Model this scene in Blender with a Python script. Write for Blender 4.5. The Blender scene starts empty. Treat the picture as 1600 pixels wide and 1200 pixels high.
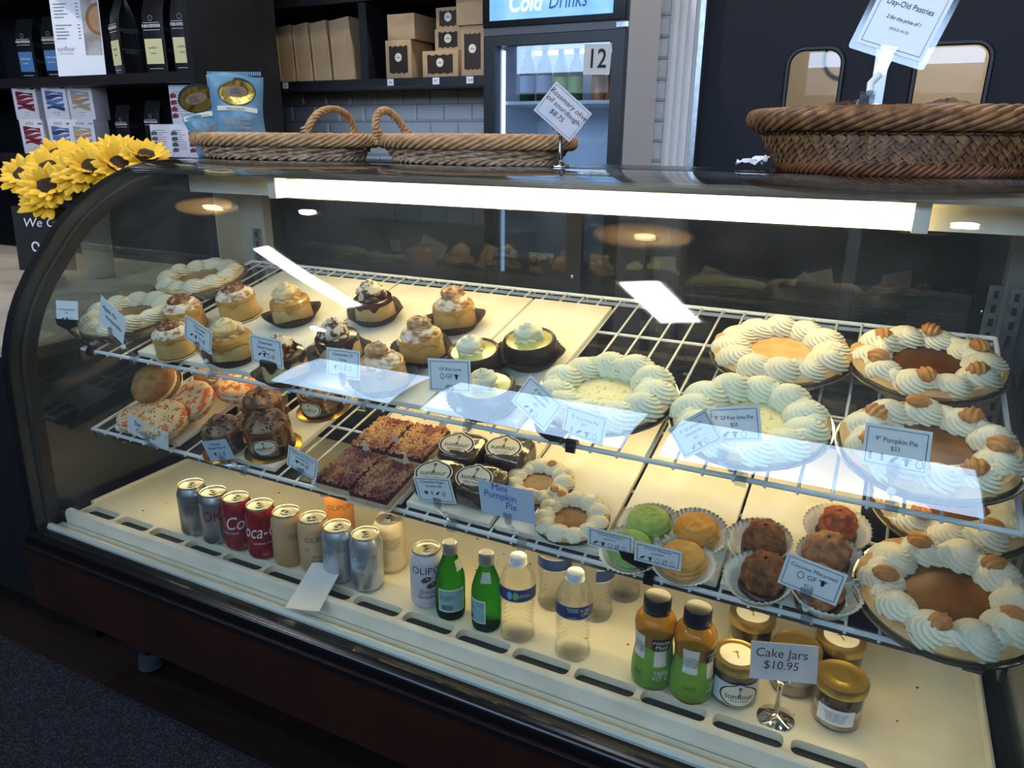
import bpy, bmesh, math, random
from mathutils import Vector, Matrix, noise
random.seed(7)
SC = bpy.context.scene
COL = SC.collection
PI = math.pi

# ------------------------------------------------------------------ camera, world, large lights, exposure
YAW, PITCH, ROLL, FPX = 0.45947, 0.31988, 0.00977, 1145.5
def setup_camera():
    f = Vector((-math.sin(YAW)*math.cos(PITCH), math.cos(YAW)*math.cos(PITCH), -math.sin(PITCH)))
    r = Vector((math.cos(YAW), math.sin(YAW), 0)); u = r.cross(f)
    c, s = math.cos(ROLL), math.sin(ROLL)
    r2 = c*r+s*u; u2 = -s*r+c*u
    cam = bpy.data.cameras.new('camera'); o = bpy.data.objects.new('camera', cam); COL.objects.link(o)
    m = Matrix((r2, u2, -f)).transposed().to_4x4(); m.translation = Vector((0, 0, .8638))
    o.matrix_world = m
    cam.sensor_width = 36; cam.lens = FPX*36/1600; cam.clip_start = .02; cam.clip_end = 60
    SC.camera = o
setup_camera()
SC.view_settings.view_transform = 'Standard'; SC.view_settings.look = 'None'
SC.view_settings.gamma = 1; SC.view_settings.use_curve_mapping = False
SC.view_settings.exposure = 1.05
SC.cycles.max_bounces = 10; SC.cycles.diffuse_bounces = 4; SC.cycles.glossy_bounces = 4
SC.cycles.transmission_bounces = 8; SC.cycles.transparent_max_bounces = 32
SC.cycles.use_denoising = True
SC.cycles.caustics_reflective = False; SC.cycles.caustics_refractive = False
SC.cycles.sample_clamp_indirect = 6
w = bpy.data.worlds.new('overcast_sky'); SC.world = w; w.use_nodes = True
bg = w.node_tree.nodes['Background']; bg.inputs[0].default_value = (.50, .70, 1.0, 1); bg.inputs[1].default_value = 4.6

def area(name, loc, rot, sx, sy, power, col=(1, 1, 1), portal=False):
    l = bpy.data.lights.new(name, 'AREA'); l.shape = 'RECTANGLE'; l.size = sx; l.size_y = sy
    l.energy = power; l.color = col
    if portal: l.cycles.is_portal = True
    o = bpy.data.objects.new(name, l); COL.objects.link(o); o.location = loc; o.rotation_euler = rot
    return o
# storefront windows behind the photographer let the daylight in
WIN = [(-3.50, -2.43), (-2.34, -.98), (-.90, .62), (.70, 2.2)]          # x ranges of the panes
WZ = (1.25, 2.66); WY = -1.6
for a, b in WIN:
    area('window_portal', ((a+b)/2, WY+.04, sum(WZ)/2), (PI/2, 0, 0), b-a, WZ[1]-WZ[0], 1, portal=True)

# ------------------------------------------------------------------ materials
def lin(c):
    c = c/255.0
    return c/12.92 if c <= .04045 else ((c+.055)/1.055)**2.4
def rgb(h):
    return (lin(int(h[0:2], 16)), lin(int(h[2:4], 16)), lin(int(h[4:6], 16)), 1)
MATS = {}
def M(name, col='cccccc', rough=.5, metal=0.0, col2=None, nscale=30, ndet=4, lo=.4, hi=.6, bump=0, bscale=60, spec=.5,
      trans=0, ior=1.45, emit=None, estr=0, coat=0, sss=0, stretch=None, alpha=1):
    if name in MATS: return MATS[name]
    m = bpy.data.materials.new(name); m.use_nodes = True; nt = m.node_tree; p = nt.nodes['Principled BSDF']
    p.inputs['Base Color'].default_value = rgb(col); p.inputs['Roughness'].default_value = rough
    p.inputs['Metallic'].default_value = metal; p.inputs['Specular IOR Level'].default_value = spec
    p.inputs['IOR'].default_value = ior
    if trans: p.inputs['Transmission Weight'].default_value = trans
    if coat: p.inputs['Coat Weight'].default_value = coat
    if sss:
        p.inputs['Subsurface Weight'].default_value = sss; p.inputs['Subsurface Radius'].default_value = (.01, .006, .004)
    if alpha < 1: p.inputs['Alpha'].default_value = alpha
    if emit:
        p.inputs['Emission Color'].default_value = rgb(emit); p.inputs['Emission Strength'].default_value = estr
    if col2 or bump:
        tc = nt.nodes.new('ShaderNodeTexCoord'); src = tc.outputs['Object']
        if stretch:
            mp = nt.nodes.new('ShaderNodeMapping'); mp.inputs['Scale'].default_value = stretch
            nt.links.new(src, mp.inputs[0]); src = mp.outputs[0]
    if col2:
        n = nt.nodes.new('ShaderNodeTexNoise'); n.inputs['Scale'].default_value = nscale; n.inputs['Detail'].default_value = ndet
        nt.links.new(src, n.inputs['Vector'])
        r = nt.nodes.new('ShaderNodeValToRGB'); r.color_ramp.elements[0].position = lo; r.color_ramp.elements[1].position = hi
        r.color_ramp.elements[0].color = rgb(col); r.color_ramp.elements[1].color = rgb(col2)
        nt.links.new(n.outputs['Fac'], r.inputs[0]); nt.links.new(r.outputs[0], p.inputs['Base Color'])
    if bump:
        n2 = nt.nodes.new('ShaderNodeTexNoise'); n2.inputs['Scale'].default_value = bscale; n2.inputs['Detail'].default_value = 4
        nt.links.new(src, n2.inputs['Vector'])
        b = nt.nodes.new('ShaderNodeBump'); b.inputs['Strength'].default_value = bump; b.inputs['Distance'].default_value = .004
        nt.links.new(n2.outputs['Fac'], b.inputs['Height']); nt.links.new(b.outputs[0], p.inputs['Normal'])
    MATS[name] = m
    return m
def clear(name, tint='ffffff', f0=.045, rough=.0, dust=0.0, dscale=8, gmax=1.0):
    """clear sheet: transparent with Schlick reflection, optional dust that scatters light"""
    if name in MATS: return MATS[name]
    m = bpy.data.materials.new(name); m.use_nodes = True; nt = m.node_tree; N = nt.nodes; N.clear(); L = nt.links
    out = N.new('ShaderNodeOutputMaterial'); tr = N.new('ShaderNodeBsdfTransparent'); tr.inputs[0].default_value = rgb(tint)
    gl = N.new('ShaderNodeBsdfGlossy'); gl.inputs['Roughness'].default_value = rough; gl.inputs[0].default_value = (1, 1, 1, 1)
    lw = N.new('ShaderNodeLayerWeight'); lw.inputs[0].default_value = .5
    pw = N.new('ShaderNodeMath'); pw.operation = 'POWER'; pw.inputs[1].default_value = 5; L.new(lw.outputs['Facing'], pw.inputs[0])
    ma = N.new('ShaderNodeMath'); ma.operation = 'MULTIPLY_ADD'; ma.inputs[1].default_value = (1-f0)*gmax; ma.inputs[2].default_value = f0
    L.new(pw.outputs[0], ma.inputs[0])
    mx = N.new('ShaderNodeMixShader'); L.new(ma.outputs[0], mx.inputs[0]); L.new(tr.outputs[0], mx.inputs[1]); L.new(gl.outputs[0], mx.inputs[2])
    last = mx
    if dust:
        df = N.new('ShaderNodeBsdfDiffuse'); df.inputs[0].default_value = (.8, .8, .8, 1)
        tc = N.new('ShaderNodeTexCoord'); nz = N.new('ShaderNodeTexNoise'); nz.inputs['Scale'].default_value = dscale; nz.inputs['Detail'].default_value = 6
        L.new(tc.outputs['Object'], nz.inputs['Vector'])
        mr = N.new('ShaderNodeMapRange'); mr.inputs[1].default_value = .42; mr.inputs[2].default_value = .8; mr.inputs[3].default_value = dust*.25; mr.inputs[4].default_value = dust
        L.new(nz.outputs['Fac'], mr.inputs[0])
        m2 = N.new('ShaderNodeMixShader'); L.new(mr.outputs[0], m2.inputs[0]); L.new(last.outputs[0], m2.inputs[1]); L.new(df.outputs[0], m2.inputs[2])
        last = m2
    L.new(last.outputs[0], out.inputs[0]); MATS[name] = m
    return m
def emis(name, col, s):
    if name in MATS: return MATS[name]
    m = bpy.data.materials.new(name); m.use_nodes = True; nt = m.node_tree; nt.nodes.clear()
    o = nt.nodes.new('ShaderNodeOutputMaterial'); e = nt.nodes.new('ShaderNodeEmission'); e.inputs[0].default_value = rgb(col); e.inputs[1].default_value = s
    nt.links.new(e.outputs[0], o.inputs[0]); MATS[name] = m
    return m
def liquid(name, col, mixf=.5, rough=.02, ior=1.33):
    """tinted see-through liquid or plastic: refraction mixed with a straight-through share so light still passes"""
    if name in MATS: return MATS[name]
    m = bpy.data.materials.new(name); m.use_nodes = True; nt = m.node_tree; N = nt.nodes; N.clear(); L = nt.links
    out = N.new('ShaderNodeOutputMaterial'); tr = N.new('ShaderNodeBsdfTransparent'); tr.inputs[0].default_value = rgb(col)
    g = N.new('ShaderNodeBsdfGlass'); g.inputs[0].default_value = rgb(col); g.inputs['Roughness'].default_value = rough; g.inputs['IOR'].default_value = ior
    mx = N.new('ShaderNodeMixShader'); mx.inputs[0].default_value = mixf
    L.new(tr.outputs[0], mx.inputs[1]); L.new(g.outputs[0], mx.inputs[2]); L.new(mx.outputs[0], out.inputs[0]); MATS[name] = m
    return m

# ------------------------------------------------------------------ mesh helpers
class MB:
    def __init__(s): s.v = []; s.f = []
    def add(s, v, f):
        o = len(s.v); s.v += [tuple(p) for p in v]; s.f += [tuple(i+o for i in q) for q in f]; return s
    def box(s, x0, x1, y0, y1, z0, z1):
        return s.add([(x0,y0,z0),(x1,y0,z0),(x1,y1,z0),(x0,y1,z0),(x0,y0,z1),(x1,y0,z1),(x1,y1,z1),(x0,y1,z1)],
                     [(0,3,2,1),(4,5,6,7),(0,1,5,4),(1,2,6,5),(2,3,7,6),(3,0,4,7)])
    def lathe(s, prof, n=32, rip=None, cx=0, cy=0, cap0=True, cap1=True, sx=1, sy=1):
        """rip(i, a, r, z) -> radius"""
        v = []; f = []
        for i, (r, z) in enumerate(prof):
            for k in range(n):
                a = 2*PI*k/n; q = rip(i, a, r, z) if rip else r
                if isinstance(q, tuple): rr, zz = q
                else: rr, zz = q, z
                v.append((cx+rr*math.cos(a)*sx, cy+rr*math.sin(a)*sy, zz))
        for i in range(len(prof)-1):
            for k in range(n):
                k2 = (k+1) % n; f.append((i*n+k, i*n+k2, (i+1)*n+k2, (i+1)*n+k))
        if cap0: f.append(tuple(reversed(range(n))))
        if cap1: f.append(tuple((len(prof)-1)*n+k for k in range(n)))
        return s.add(v, f)
    def tube(s, pts, r, n=8, closed=False, rfun=None):
        pts = [Vector(p) for p in pts]; m = len(pts); v = []; f = []; up = Vector((0, 0, 1)); prev = None
        for i, p in enumerate(pts):
            a = pts[(i-1) % m] if (closed or i > 0) else p; b = pts[(i+1) % m] if (closed or i < m-1) else p
            t = (b-a)
            t = t.normalized() if t.length > 1e-9 else Vector((1, 0, 0))
            if prev is None:
                x = t.cross(up)
                if x.length < .05: x = t.cross(Vector((0, 1, 0)))
            else: x = prev - t*prev.dot(t)
            x.normalize(); y = t.cross(x); prev = x
            rr = rfun(i/(m-1)) if rfun else r
            for k in range(n):
                an = 2*PI*k/n; v.append(p+x*(rr*math.cos(an))+y*(rr*math.sin(an)))
        mm = m if closed else m-1
        for i in range(mm):
            for k in range(n):
                k2 = (k+1) % n; j = (i+1) % m
                f.append((i*n+k, i*n+k2, j*n+k2, j*n+k))
        if not closed: f.append(tuple(reversed(range(n)))); f.append(tuple((m-1)*n+k for k in range(n)))
        return s.add(v, f)
    def prism(s, poly, y0, y1):
        """polygon in x,z extruded along y"""
        n = len(poly)
        v = [(x, y0, z) for x, z in poly]+[(x, y1, z) for x, z in poly]
        f = [tuple(range(n)), tuple(reversed(range(n, 2*n)))]+[(i, i+n, (i+1) % n+n, (i+1) % n) for i in range(n)]
        return s.add(v, f)
    def prismx(s, poly, x0, x1, closed=True):
        """polygon in y,z extruded along x"""
        n = len(poly)
        v = [(x0, y, z) for y, z in poly]+[(x1, y, z) for y, z in poly]
        f = [(i, (i+1) % n, (i+1) % n+n, i+n) for i in range(n)]
        if closed: f += [tuple(reversed(range(n))), tuple(range(n, 2*n))]
        return s.add(v, f)
    def grid(s, fn, nu, nv, wrapu=False):
        v = [fn(i/(nu if wrapu else nu-1), j/(nv-1)) for j in range(nv) for i in range(nu)]; f = []
        for j in range(nv-1):
            for i in range(nu if wrapu else nu-1):
                i2 = (i+1) % nu; f.append((j*nu+i, j*nu+i2, (j+1)*nu+i2, (j+1)*nu+i))
        return s.add(v, f)
    def xf(s, m):
        s.v = [tuple(m @ Vector(p)) for p in s.v]; return s
    def merge(s, o, m=None):
        return s.add([(m @ Vector(p)) if m else p for p in o.v], o.f)
    def mesh(s, name, mat=None, smooth=True, bevel=0, ang=40):
        me = bpy.data.meshes.new(name); me.from_pydata(s.v, [], s.f)
        bm = bmesh.new(); bm.from_mesh(me)
        bmesh.ops.recalc_face_normals(bm, faces=bm.faces)
        if bevel: bmesh.ops.bevel(bm, geom=list(bm.edges), offset=bevel, segments=2, affect='EDGES', profile=.6, clamp_overlap=True)
        bm.to_mesh(me); bm.free()
        if smooth:
            me.shade_smooth()
            if ang: me.set_sharp_from_angle(angle=math.radians(ang))
        if mat: me.materials.append(mat)
        return me
def put(name, me, parent=None, mat=None, m=None):
    if isinstance(me, MB): me = me.mesh(name, mat)
    o = bpy.data.objects.new(name, me); COL.objects.link(o)
    if parent: o.parent = parent
    if m is not None: o.matrix_basis = m
    return o
def tag(o, label=None, cat=None, group=None, kind=None):
    if label: o['label'] = label
    if cat: o['category'] = cat
    if group: o['group'] = group
    if kind: o['kind'] = kind
    return o
def thing(name, label, cat, m=None, group=None, kind=None):
    o = bpy.data.objects.new(name, None); COL.objects.link(o); o.empty_display_size = .02
    if m is not None: o.matrix_basis = m
    return tag(o, label, cat, group, kind)
def clone(root, m, label, group=None):
    r = root.copy(); COL.objects.link(r); r.matrix_basis = m; r['label'] = label
    if group: r['group'] = group
    for ch in list(root.children):
        c = ch.copy(); COL.objects.link(c); c.parent = r
        for g in list(ch.children):
            d = g.copy(); COL.objects.link(d); d.parent = c
    return r
def Tm(x, y, z): return Matrix.Translation((x, y, z))
def Rx(a): return Matrix.Rotation(a, 4, 'X')
def Ry(a): return Matrix.Rotation(a, 4, 'Y')
def Rz(a): return Matrix.Rotation(a, 4, 'Z')
def Sc(x, y, z): return Matrix.Diagonal((x, y, z, 1))
D2 = math.radians
TEXTS = []
def text(parent, body, size, m, mat, align='CENTER', shear=0, wrap=None, name='lettering', bold=0, sx=1):
    """lettering in the local XZ plane facing -Y; wrap = cylinder radius"""
    TEXTS.append((parent, body, size, m, mat, align, shear, wrap, name, bold, sx))
def flush_texts():
    obs = []
    for t in TEXTS:
        cu = bpy.data.curves.new('lettering', 'FONT'); cu.body = t[1]; cu.size = t[2]; cu.align_x = t[5]; cu.align_y = 'CENTER'
        cu.shear = t[6]; cu.resolution_u = 3; cu.offset = t[9]; cu.space_line = .85
        o = bpy.data.objects.new('lettering', cu); COL.objects.link(o); obs.append(o)
    bpy.context.view_layer.update()
    dg = bpy.context.evaluated_depsgraph_get()
    for t, o in zip(TEXTS, obs):
        me = bpy.data.meshes.new_from_object(o.evaluated_get(dg)); me.name = 'lettering'
        wrap = t[7]
        if t[10] != 1: me.transform(Sc(t[10], 1, 1))
        if wrap:
            bm = bmesh.new(); bm.from_mesh(me)
            xs = [v.co.x for v in bm.verts]
            if xs:
                x = min(xs)
                while x < max(xs):
                    bmesh.ops.bisect_plane(bm, geom=list(bm.verts)+list(bm.edges)+list(bm.faces), plane_co=(x, 0, 0), plane_no=(1, 0, 0)); x += .004
            for v in bm.verts:
                a = v.co.x/wrap; z = v.co.y; v.co = (wrap*math.sin(a), -wrap*math.cos(a), z)
            bm.to_mesh(me); bm.free()
        else: me.transform(Rx(PI/2))
        me.materials.clear(); me.materials.append(t[4])
        bpy.data.objects.remove(o)
        put(t[8], me, t[0], None, t[3])

# shelf planes (tilted down towards the front glass)
TILT = math.atan2(.127, .53)
def shelf_m(which, x, y, h=0, rz=0):
    y0, z0 = (1.02, .403) if which == 'U' else (1.01, .208)
    z = z0+(y-y0)*math.tan(TILT)
    return Tm(x, y, z) @ Rx(TILT) @ Tm(0, 0, h) @ Rz(rz)
BRD = .012      # cutting board thickness
WIRE = .004

# ------------------------------------------------------------------ materials used often
white_pl = M('white_plastic', 'f2efe6', .35, col2='e9e4d8', nscale=14)
cream_pl = M('cream_enamel', 'efe8d4', .4, col2='e6ddc6', nscale=9)
board_m = M('board_polyethylene', 'f4efe2', .45, col2='eae2d0', nscale=12, bump=.05, bscale=90)
wire_m = M('white_coated_wire', 'e8eaec', .3)
black_m = M('black_plastic', '0c0d10', .4)
black_gloss = M('black_gloss', '0a0b0e', .22)
black_metal = M('black_painted_metal', '15161a', .45)
brown_pan = M('brown_kick_panel', '2b150e', .38, col2='24110b', nscale=5)
steel = M('brushed_steel', 'b9bcc0', .32, metal=1, col2='a2a5aa', nscale=40, stretch=(1, 20, 1))
chrome = M('chrome', 'd8d8da', .08, metal=1)
alu = M('aluminium', 'c9cacc', .28, metal=1)
glass_case = clear('case_glass', 'f0f4f2', f0=.05, dust=.018, dscale=7)
glass_end = clear('end_glass', 'd4dad6', f0=.05, dust=.03, dscale=6)
glass_thin = clear('clear_sheet', 'ffffff', f0=.04)
acrylic = clear('clear_acrylic', 'eef1f4', f0=.11, rough=.08, dust=.07, dscale=60)
ink = M('ink_navy', '1d2440', .6)
ink_blk = M('ink_black', '14151a', .6)
paper_w = M('white_card', 'eceff6', .55)
tube_m = emis('warm_tube', 'ffe2a6', 10.0)
gap_shade = M('recess_shade', '1a1c20', .7)  # dark colour standing in for shade inside slots and holes

# ------------------------------------------------------------------ the room
FZ = -.45
def struct(name, mb, mat, parent=None, bevel=0, smooth=False, label=None):
    o = put(name, mb.mesh(name, mat, smooth=smooth, bevel=bevel), parent)
    o['kind'] = 'structure'
    return o
carpet = M('dark_carpet', '0b0c12', .95, col2='3c4052', nscale=230, ndet=2, lo=.46, hi=.72, bump=.8, bscale=240)
woodf = M('dark_wood_floor', '20110b', .55, col2='150b07', nscale=6, stretch=(1, 9, 1))
struct('floor', MB().box(-4.6, 2.4, WY-.1, .905, FZ-.05, FZ), carpet)
struct('floor_wood', MB().box(-4.6, 2.4, .905, 3.2, FZ-.05, FZ-.004), woodf)
wall_dk = M('dark_wall', '23242a', .7)
wall_lt = M('grey_wall', 'b4b2ae', .7)
struct('ceiling', MB().box(-4.6, 2.4, -2.4, 5.0, 2.80, 2.85), M('ceiling_paint', '8d8b88', .8))
struct('wall_left', MB().box(-4.6, -4.5, -2.4, 3.2, FZ, 2.80), wall_dk)
struct('wall_right', MB().box(2.3, 2.4, -2.4, 5.0, FZ, 2.80), wall_lt)
fw = MB().box(-4.6, 2.4, WY-.1, WY, FZ, WZ[0]).box(-4.6, 2.4, WY-.1, WY, WZ[1], 2.80)
xs = [-4.6]+[q for p in WIN for q in p]+[2.4]
for i in range(0, len(xs), 2): fw.box(xs[i], xs[i+1], WY-.1, WY, WZ[0], WZ[1])
struct('wall_front', fw, wall_dk)
for i, (a, b) in enumerate(WIN):
    fr = MB().box(a, b, WY-.07, WY-.02, WZ[0], WZ[0]+.05).box(a, b, WY-.07, WY-.02, WZ[1]-.05, WZ[1]).box(a, a+.05, WY-.07, WY-.02, WZ[0], WZ[1]).box(b-.05, b, WY-.07, WY-.02, WZ[0], WZ[1])
    wo = struct('window_%d' % (i+1), fr, M('window_frame_paint', '3a3d42', .5))
    put('pane', MB().box(a+.05, b-.05, WY-.05, WY-.045, WZ[0]+.05, WZ[1]-.05), wo, glass_thin)
# street outside the storefront: pavement and the facade across the street
struct('pavement', MB().box(-14, 12, -14, WY-.1, FZ-.1, FZ-.02), M('pavement', '8f8d88', .9))
fac = struct('wall_street', MB().box(-14, 12, -14.3, -14, FZ, 2.6), M('street_facade', '8a7f74', .85, col2='746a60', nscale=2))
# back wall with the door opening
DX0, DX1, DT = -.72, 1.06, 1.75
BY = 3.1
bw = MB().box(-4.6, DX0-.1, BY, BY+.1, FZ, 2.80).box(DX1+.1, 2.4, BY, BY+.1, FZ, 2.80).box(DX0-.1, DX1+.1, BY, BY+.1, DT, 2.80)
wall_back = struct('wall_back', bw, M('grout', '8f8e8c', .9))
# glazed subway tiles, each a bevelled piece
tile_m = M('white_glazed_tile', 'd9d8d6', .22, col2='cfcecc', nscale=3)
tw, th = .150, .074
def tile_mesh(w_):
    v = [(-w_/2, 0, -th/2), (w_/2, 0, -th/2), (w_/2, 0, th/2), (-w_/2, 0, th/2)]
    b = .010; v += [(-w_/2+b, -.008, -th/2+b), (w_/2-b, -.008, -th/2+b), (w_/2-b, -.008, th/2-b), (-w_/2+b, -.008, th/2-b)]
    return MB().add(v, [(0, 1, 5, 4), (1, 2, 6, 5), (2, 3, 7, 6), (3, 0, 4, 7), (4, 5, 6, 7)]).mesh('tile', tile_m, smooth=False)
tile_full = tile_mesh(tw-.004); tile_half = tile_mesh(tw/2-.004)
th_full = th+.004
def tiles(x0, x1, z0, z1):
    z = z0; row = 0
    while z+th/2 < z1:
        x = x0
        if row % 2:
            put('tile', tile_half, wall_back, m=Tm(x+tw/4, BY-.0005, z+th/2)); x += tw/2
        while x+tw <= x1+.001:
            put('tile', tile_full, wall_back, m=Tm(x+tw/2, BY-.0005, z+th/2)); x += tw
        if x+tw/2 <= x1+.001: put('tile', tile_half, wall_back, m=Tm(x+tw/4, BY-.0005, z+th/2))
        z += th_full; row += 1
tiles(-2.95, -1.6, .48, 1.14)
tiles(-1.0, -.85, .40, 1.60)
# trims, jamb, door casing
trim_m = M('white_trim', 'dedcdb', .5)
tp = MB().box(-.85, -.735, BY-.03, BY+.0, FZ, DT+.1)
for k in range(3): tp.box(-.835+k*.032, -.835+k*.032+.018, BY-.04, BY-.03, FZ, DT+.1)
struct('trim_2', tp, trim_m)
struct('trim_3', MB().box(-.735, -.715, BY-.045, BY+.05, FZ, DT+.1), steel)
struct('trim_4', MB().box(DX1, DX1+.1, BY-.03, BY+.0, FZ, DT+.1), trim_m)
navy = M('navy_door_paint', '131721', .6, spec=.3)
def rrect(x0, x1, z0, z1, r, n=6):
    pts = []
    for cx, cz, a0 in ((x1-r, z1-r, 0), (x0+r, z1-r, 90), (x0+r, z0+r, 180), (x1-r, z0+r, 270)):
        for k in range(n+1):
            a = D2(a0+90*k/n); pts.append((cx+r*math.cos(a), cz+r*math.sin(a)))
    return pts
def plate_hole(outer, hole, y0, y1):
    """slab in xz with a rounded hole; outer = (x0,x1,z0,z1)"""
    x0, x1, z0, z1 = outer; h = hole; n = len(h); cx = sum(p[0] for p in h)/n; cz = sum(p[1] for p in h)/n
    q = n//4
    corners = [(x1, z1), (x0, z1), (x0, z0), (x1, z0)]
    mb = MB(); v = [(x, y0, z) for x, z in h]+[(x, y1, z) for x, z in h]+[(x, y0, z) for x, z in corners]+[(x, y1, z) for x, z in corners]
    f = []
    for i in range(n):
        j = (i+1) % n; f.append((i, j, j+n, i+n))
        c = i//q
        if (i+1) % q: f += [(i, 2*n+c, j), (n+i, n+j, 2*n+4+c)]
        else:
            c2 = (c+1) % 4; f += [(i, 2*n+c, 2*n+c2, j), (n+i, n+j, 2*n+4+c2, 2*n+4+c)]
    for c in range(4):
        c2 = (c+1) % 4; f.append((2*n+c, 2*n+4+c, 2*n+4+c2, 2*n+c2))
    return mb.add(v, f)
def door(i, x0, x1, wx0, wx1):
    hole = rrect(wx0, wx1, .55, 1.195, .055)
    d = struct('door_%d' % i, plate_hole((x0, x1, FZ+.01, DT), hole, BY+.01, BY+.05), navy)
    # rubber gasket round the light, and its pane
    g = [Vector((x, BY+.005, z)) for x, z in hole]
    put('window_gasket', MB().tube(g, .009, 6, closed=True), d, black_m)
    put('window_pane', MB().prism(rrect(wx0+.002, wx1-.002, .552, 1.193, .053), BY+.025, BY+.031), d, glass_thin)
    put('kick_plate', MB().box(x0+.02, x1-.02, BY+.002, BY+.01, FZ+.03, .35), d, steel)
    return d
door(1, DX0+.005, -.095, -.405, -.215)
door(2, -.085, DX1-.005, .018, .243)
struct('trim_5', MB().box(-.112, -.068, BY-.004, BY+.012, FZ+.01, DT), M('astragal', 'b8bcc6', .35, metal=.8))
struct('trim_6', MB().box(DX0, DX1, BY-.02, BY+.06, FZ-.004, FZ+.012), steel)
# kitchen seen through the door lights
struct('floor_kitchen', MB().box(-2, 2.3, 3.2, 5.0, FZ-.05, FZ), M('kitchen_floor', '6a625a', .6))
struct('wall_kitchen', MB().box(-2, 2.3, 4.9, 5.0, FZ, 2.80), M('kitchen_wall', 'cfc0ac', .8))
struct('wall_kitchen_side', MB().box(-2.1, -2, 3.2, 5.0, FZ, 2.80), M('kitchen_wall', 'cfc0ac', .8))
area('kitchen_fill_light', (.3, 4.1, 2.2), (0, 0, 0), 1.2, .6, 11, (1, .9, .76))  # added lamp without a fixture, brightens the wall behind the panes

# ------------------------------------------------------------------ the refrigerated display case
XL, XR = -1.70, .30
PROF = [(1.50, .812), (1.40, .811), (1.322, .805), (1.262, .793), (1.21, .773), (1.155, .745), (1.102, .710), (1.055, .669), (1.012, .620),
        (.975, .577), (.943, .530), (.922, .490), (.905, .448), (.893, .410), (.886, .367), (.881, .267), (.876, .144), (.873, .05), (.872, -.02)]
def offset_prof(p, d):
    out = []
    for i, (y, z) in enumerate(p):
        a = Vector(p[max(i-1, 0)]); b = Vector(p[min(i+1, len(p)-1)]); t = (b-a).normalized(); n = Vector((-t.y, t.x))
        out.append((y+n.x*d, z+n.y*d))
    return out
# offset_prof with +d : t points down the front, n = (-tz, ty) -> inward (back, down)
case = thing('display_case', 'long curved-glass refrigerated bakery display case with brown kick panel', 'display case', Tm(-.70, 1.2, FZ))
case_inv = Tm(-.70, 1.2, FZ).inverted()
def cp(name, mb, mat, bevel=0, smooth=True, parent=None):
    o = put(name, mb.mesh(name, mat, smooth=smooth, bevel=bevel), parent or case)
    if not parent: o.matrix_basis = case_inv
    return o
# deck
cp('deck', MB().box(-1.655, .262, .9985, 1.60, -.03, 0), cream_pl)
cp('deck_edge', MB().tube([(-1.652, 1.0, .004), (-1.652, 1.60, .004)], .006, 8), cream_pl)
cp('deck_edge', MB().tube([(.258, 1.0, .004), (.258, 1.60, .004)], .006, 8), cream_pl)
# air slots along the front of the deck
pitch = .1165; nslot = 16; x0s = -1.645
def slot_cell(w_, y0, y1):
    o = (0, w_, y0, y1); h = rrect(.0055, w_-.0055, y0+.004, y1-.006, .011, 4)
    mb = plate_hole(o, h, -.003, .012)        # built in xz, thickness along y
    return mb.xf(Matrix(((1, 0, 0, 0), (0, 0, 1, 0), (0, -1, 0, 0), (0, 0, 0, 1))))   # (x,y,z)->(x,z,-y)
sl_me = slot_cell(pitch, .958, 1.0).mesh('air_slot_frame', cream_pl)
for i in range(nslot): put('air_slot_frame', sl_me, case, m=case_inv @ Tm(x0s+i*pitch, 0, 0))
cp('air_slot_frame', slot_cell(.262-(x0s+nslot*pitch), .958, 1.0).xf(Tm(x0s+nslot*pitch, 0, 0)), cream_pl)
cp('slot_shade', MB().box(-1.65, .262, .9595, .998, -.022, -.0125), gap_shade)  # dark plate close under the slots, their inner shade put into its colour
cp('sill_rail', MB().prismx([(.933, -.02), (.932, .004), (.935, .012), (.941, .015), (.949, .014), (.955, .006), (.9585, .0), (.9585, -.02)], -1.655, .262), white_pl)
cp('sill', MB().box(-1.665, .265, .90, .930, -.035, -.018), cream_pl)
cp('sill_lip', MB().prismx([(.893, -.035), (.891, -.012), (.896, -.006), (.904, -.008), (.908, -.018), (.908, -.035)], -1.665, .265), white_pl)
cp('front_gasket', MB().prismx([(.856, -.052), (.858, -.030), (.866, -.022), (.892, -.018), (.894, -.052)], XL, XR), black_gloss)
cp('front_rail', MB().prismx([(.852, -.066), (.852, -.052), (.862, -.048), (.90, -.048), (.90, -.066)], XL, XR), black_m)
cp('kick_panel', MB().box(XL-.003, XR, .853, .858, -.213, -.05), brown_pan)
cp('kick_panel', MB().box(XL-.003, XL+.002, .858, 1.25, -.213, -.05), brown_pan)
cp('case_bottom', MB().box(XL+.02, XR-.02, .87, 1.62, -.2, -.10), black_metal)
# machine base with slotted grille and feet
cp('base', MB().box(-1.50, .20, 1.06, 1.60, FZ+.06, -.2), black_metal)
slat = MB().box(-.012, .012, -.004, .004, FZ+.075, -.205).mesh('grille_slat', M('grille_black', '101114', .35), smooth=False)
k = 0
x = -1.47
while x < .2:
    put('grille_slat', slat, case, m=case_inv @ Tm(x, 1.045, 0) @ Rz(.45)); x += .042
cp('grille_rail', MB().box(-1.50, .20, 1.035, 1.06, FZ+.06, FZ+.075), black_metal)
for lx in (-1.545, .23):
    cp('leg', MB().box(lx-.03, lx+.03, .98, 1.04, FZ+.06, -.2), M('navy_leg', '191d2b', .4))
    cp('foot', MB().lathe([(.014, FZ+.06), (.014, FZ+.04), (.03, FZ+.035), (.032, FZ+.004), (.026, FZ)], 16, cx=lx, cy=1.01), M('grey_caster', '3a3d46', .4))
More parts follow.
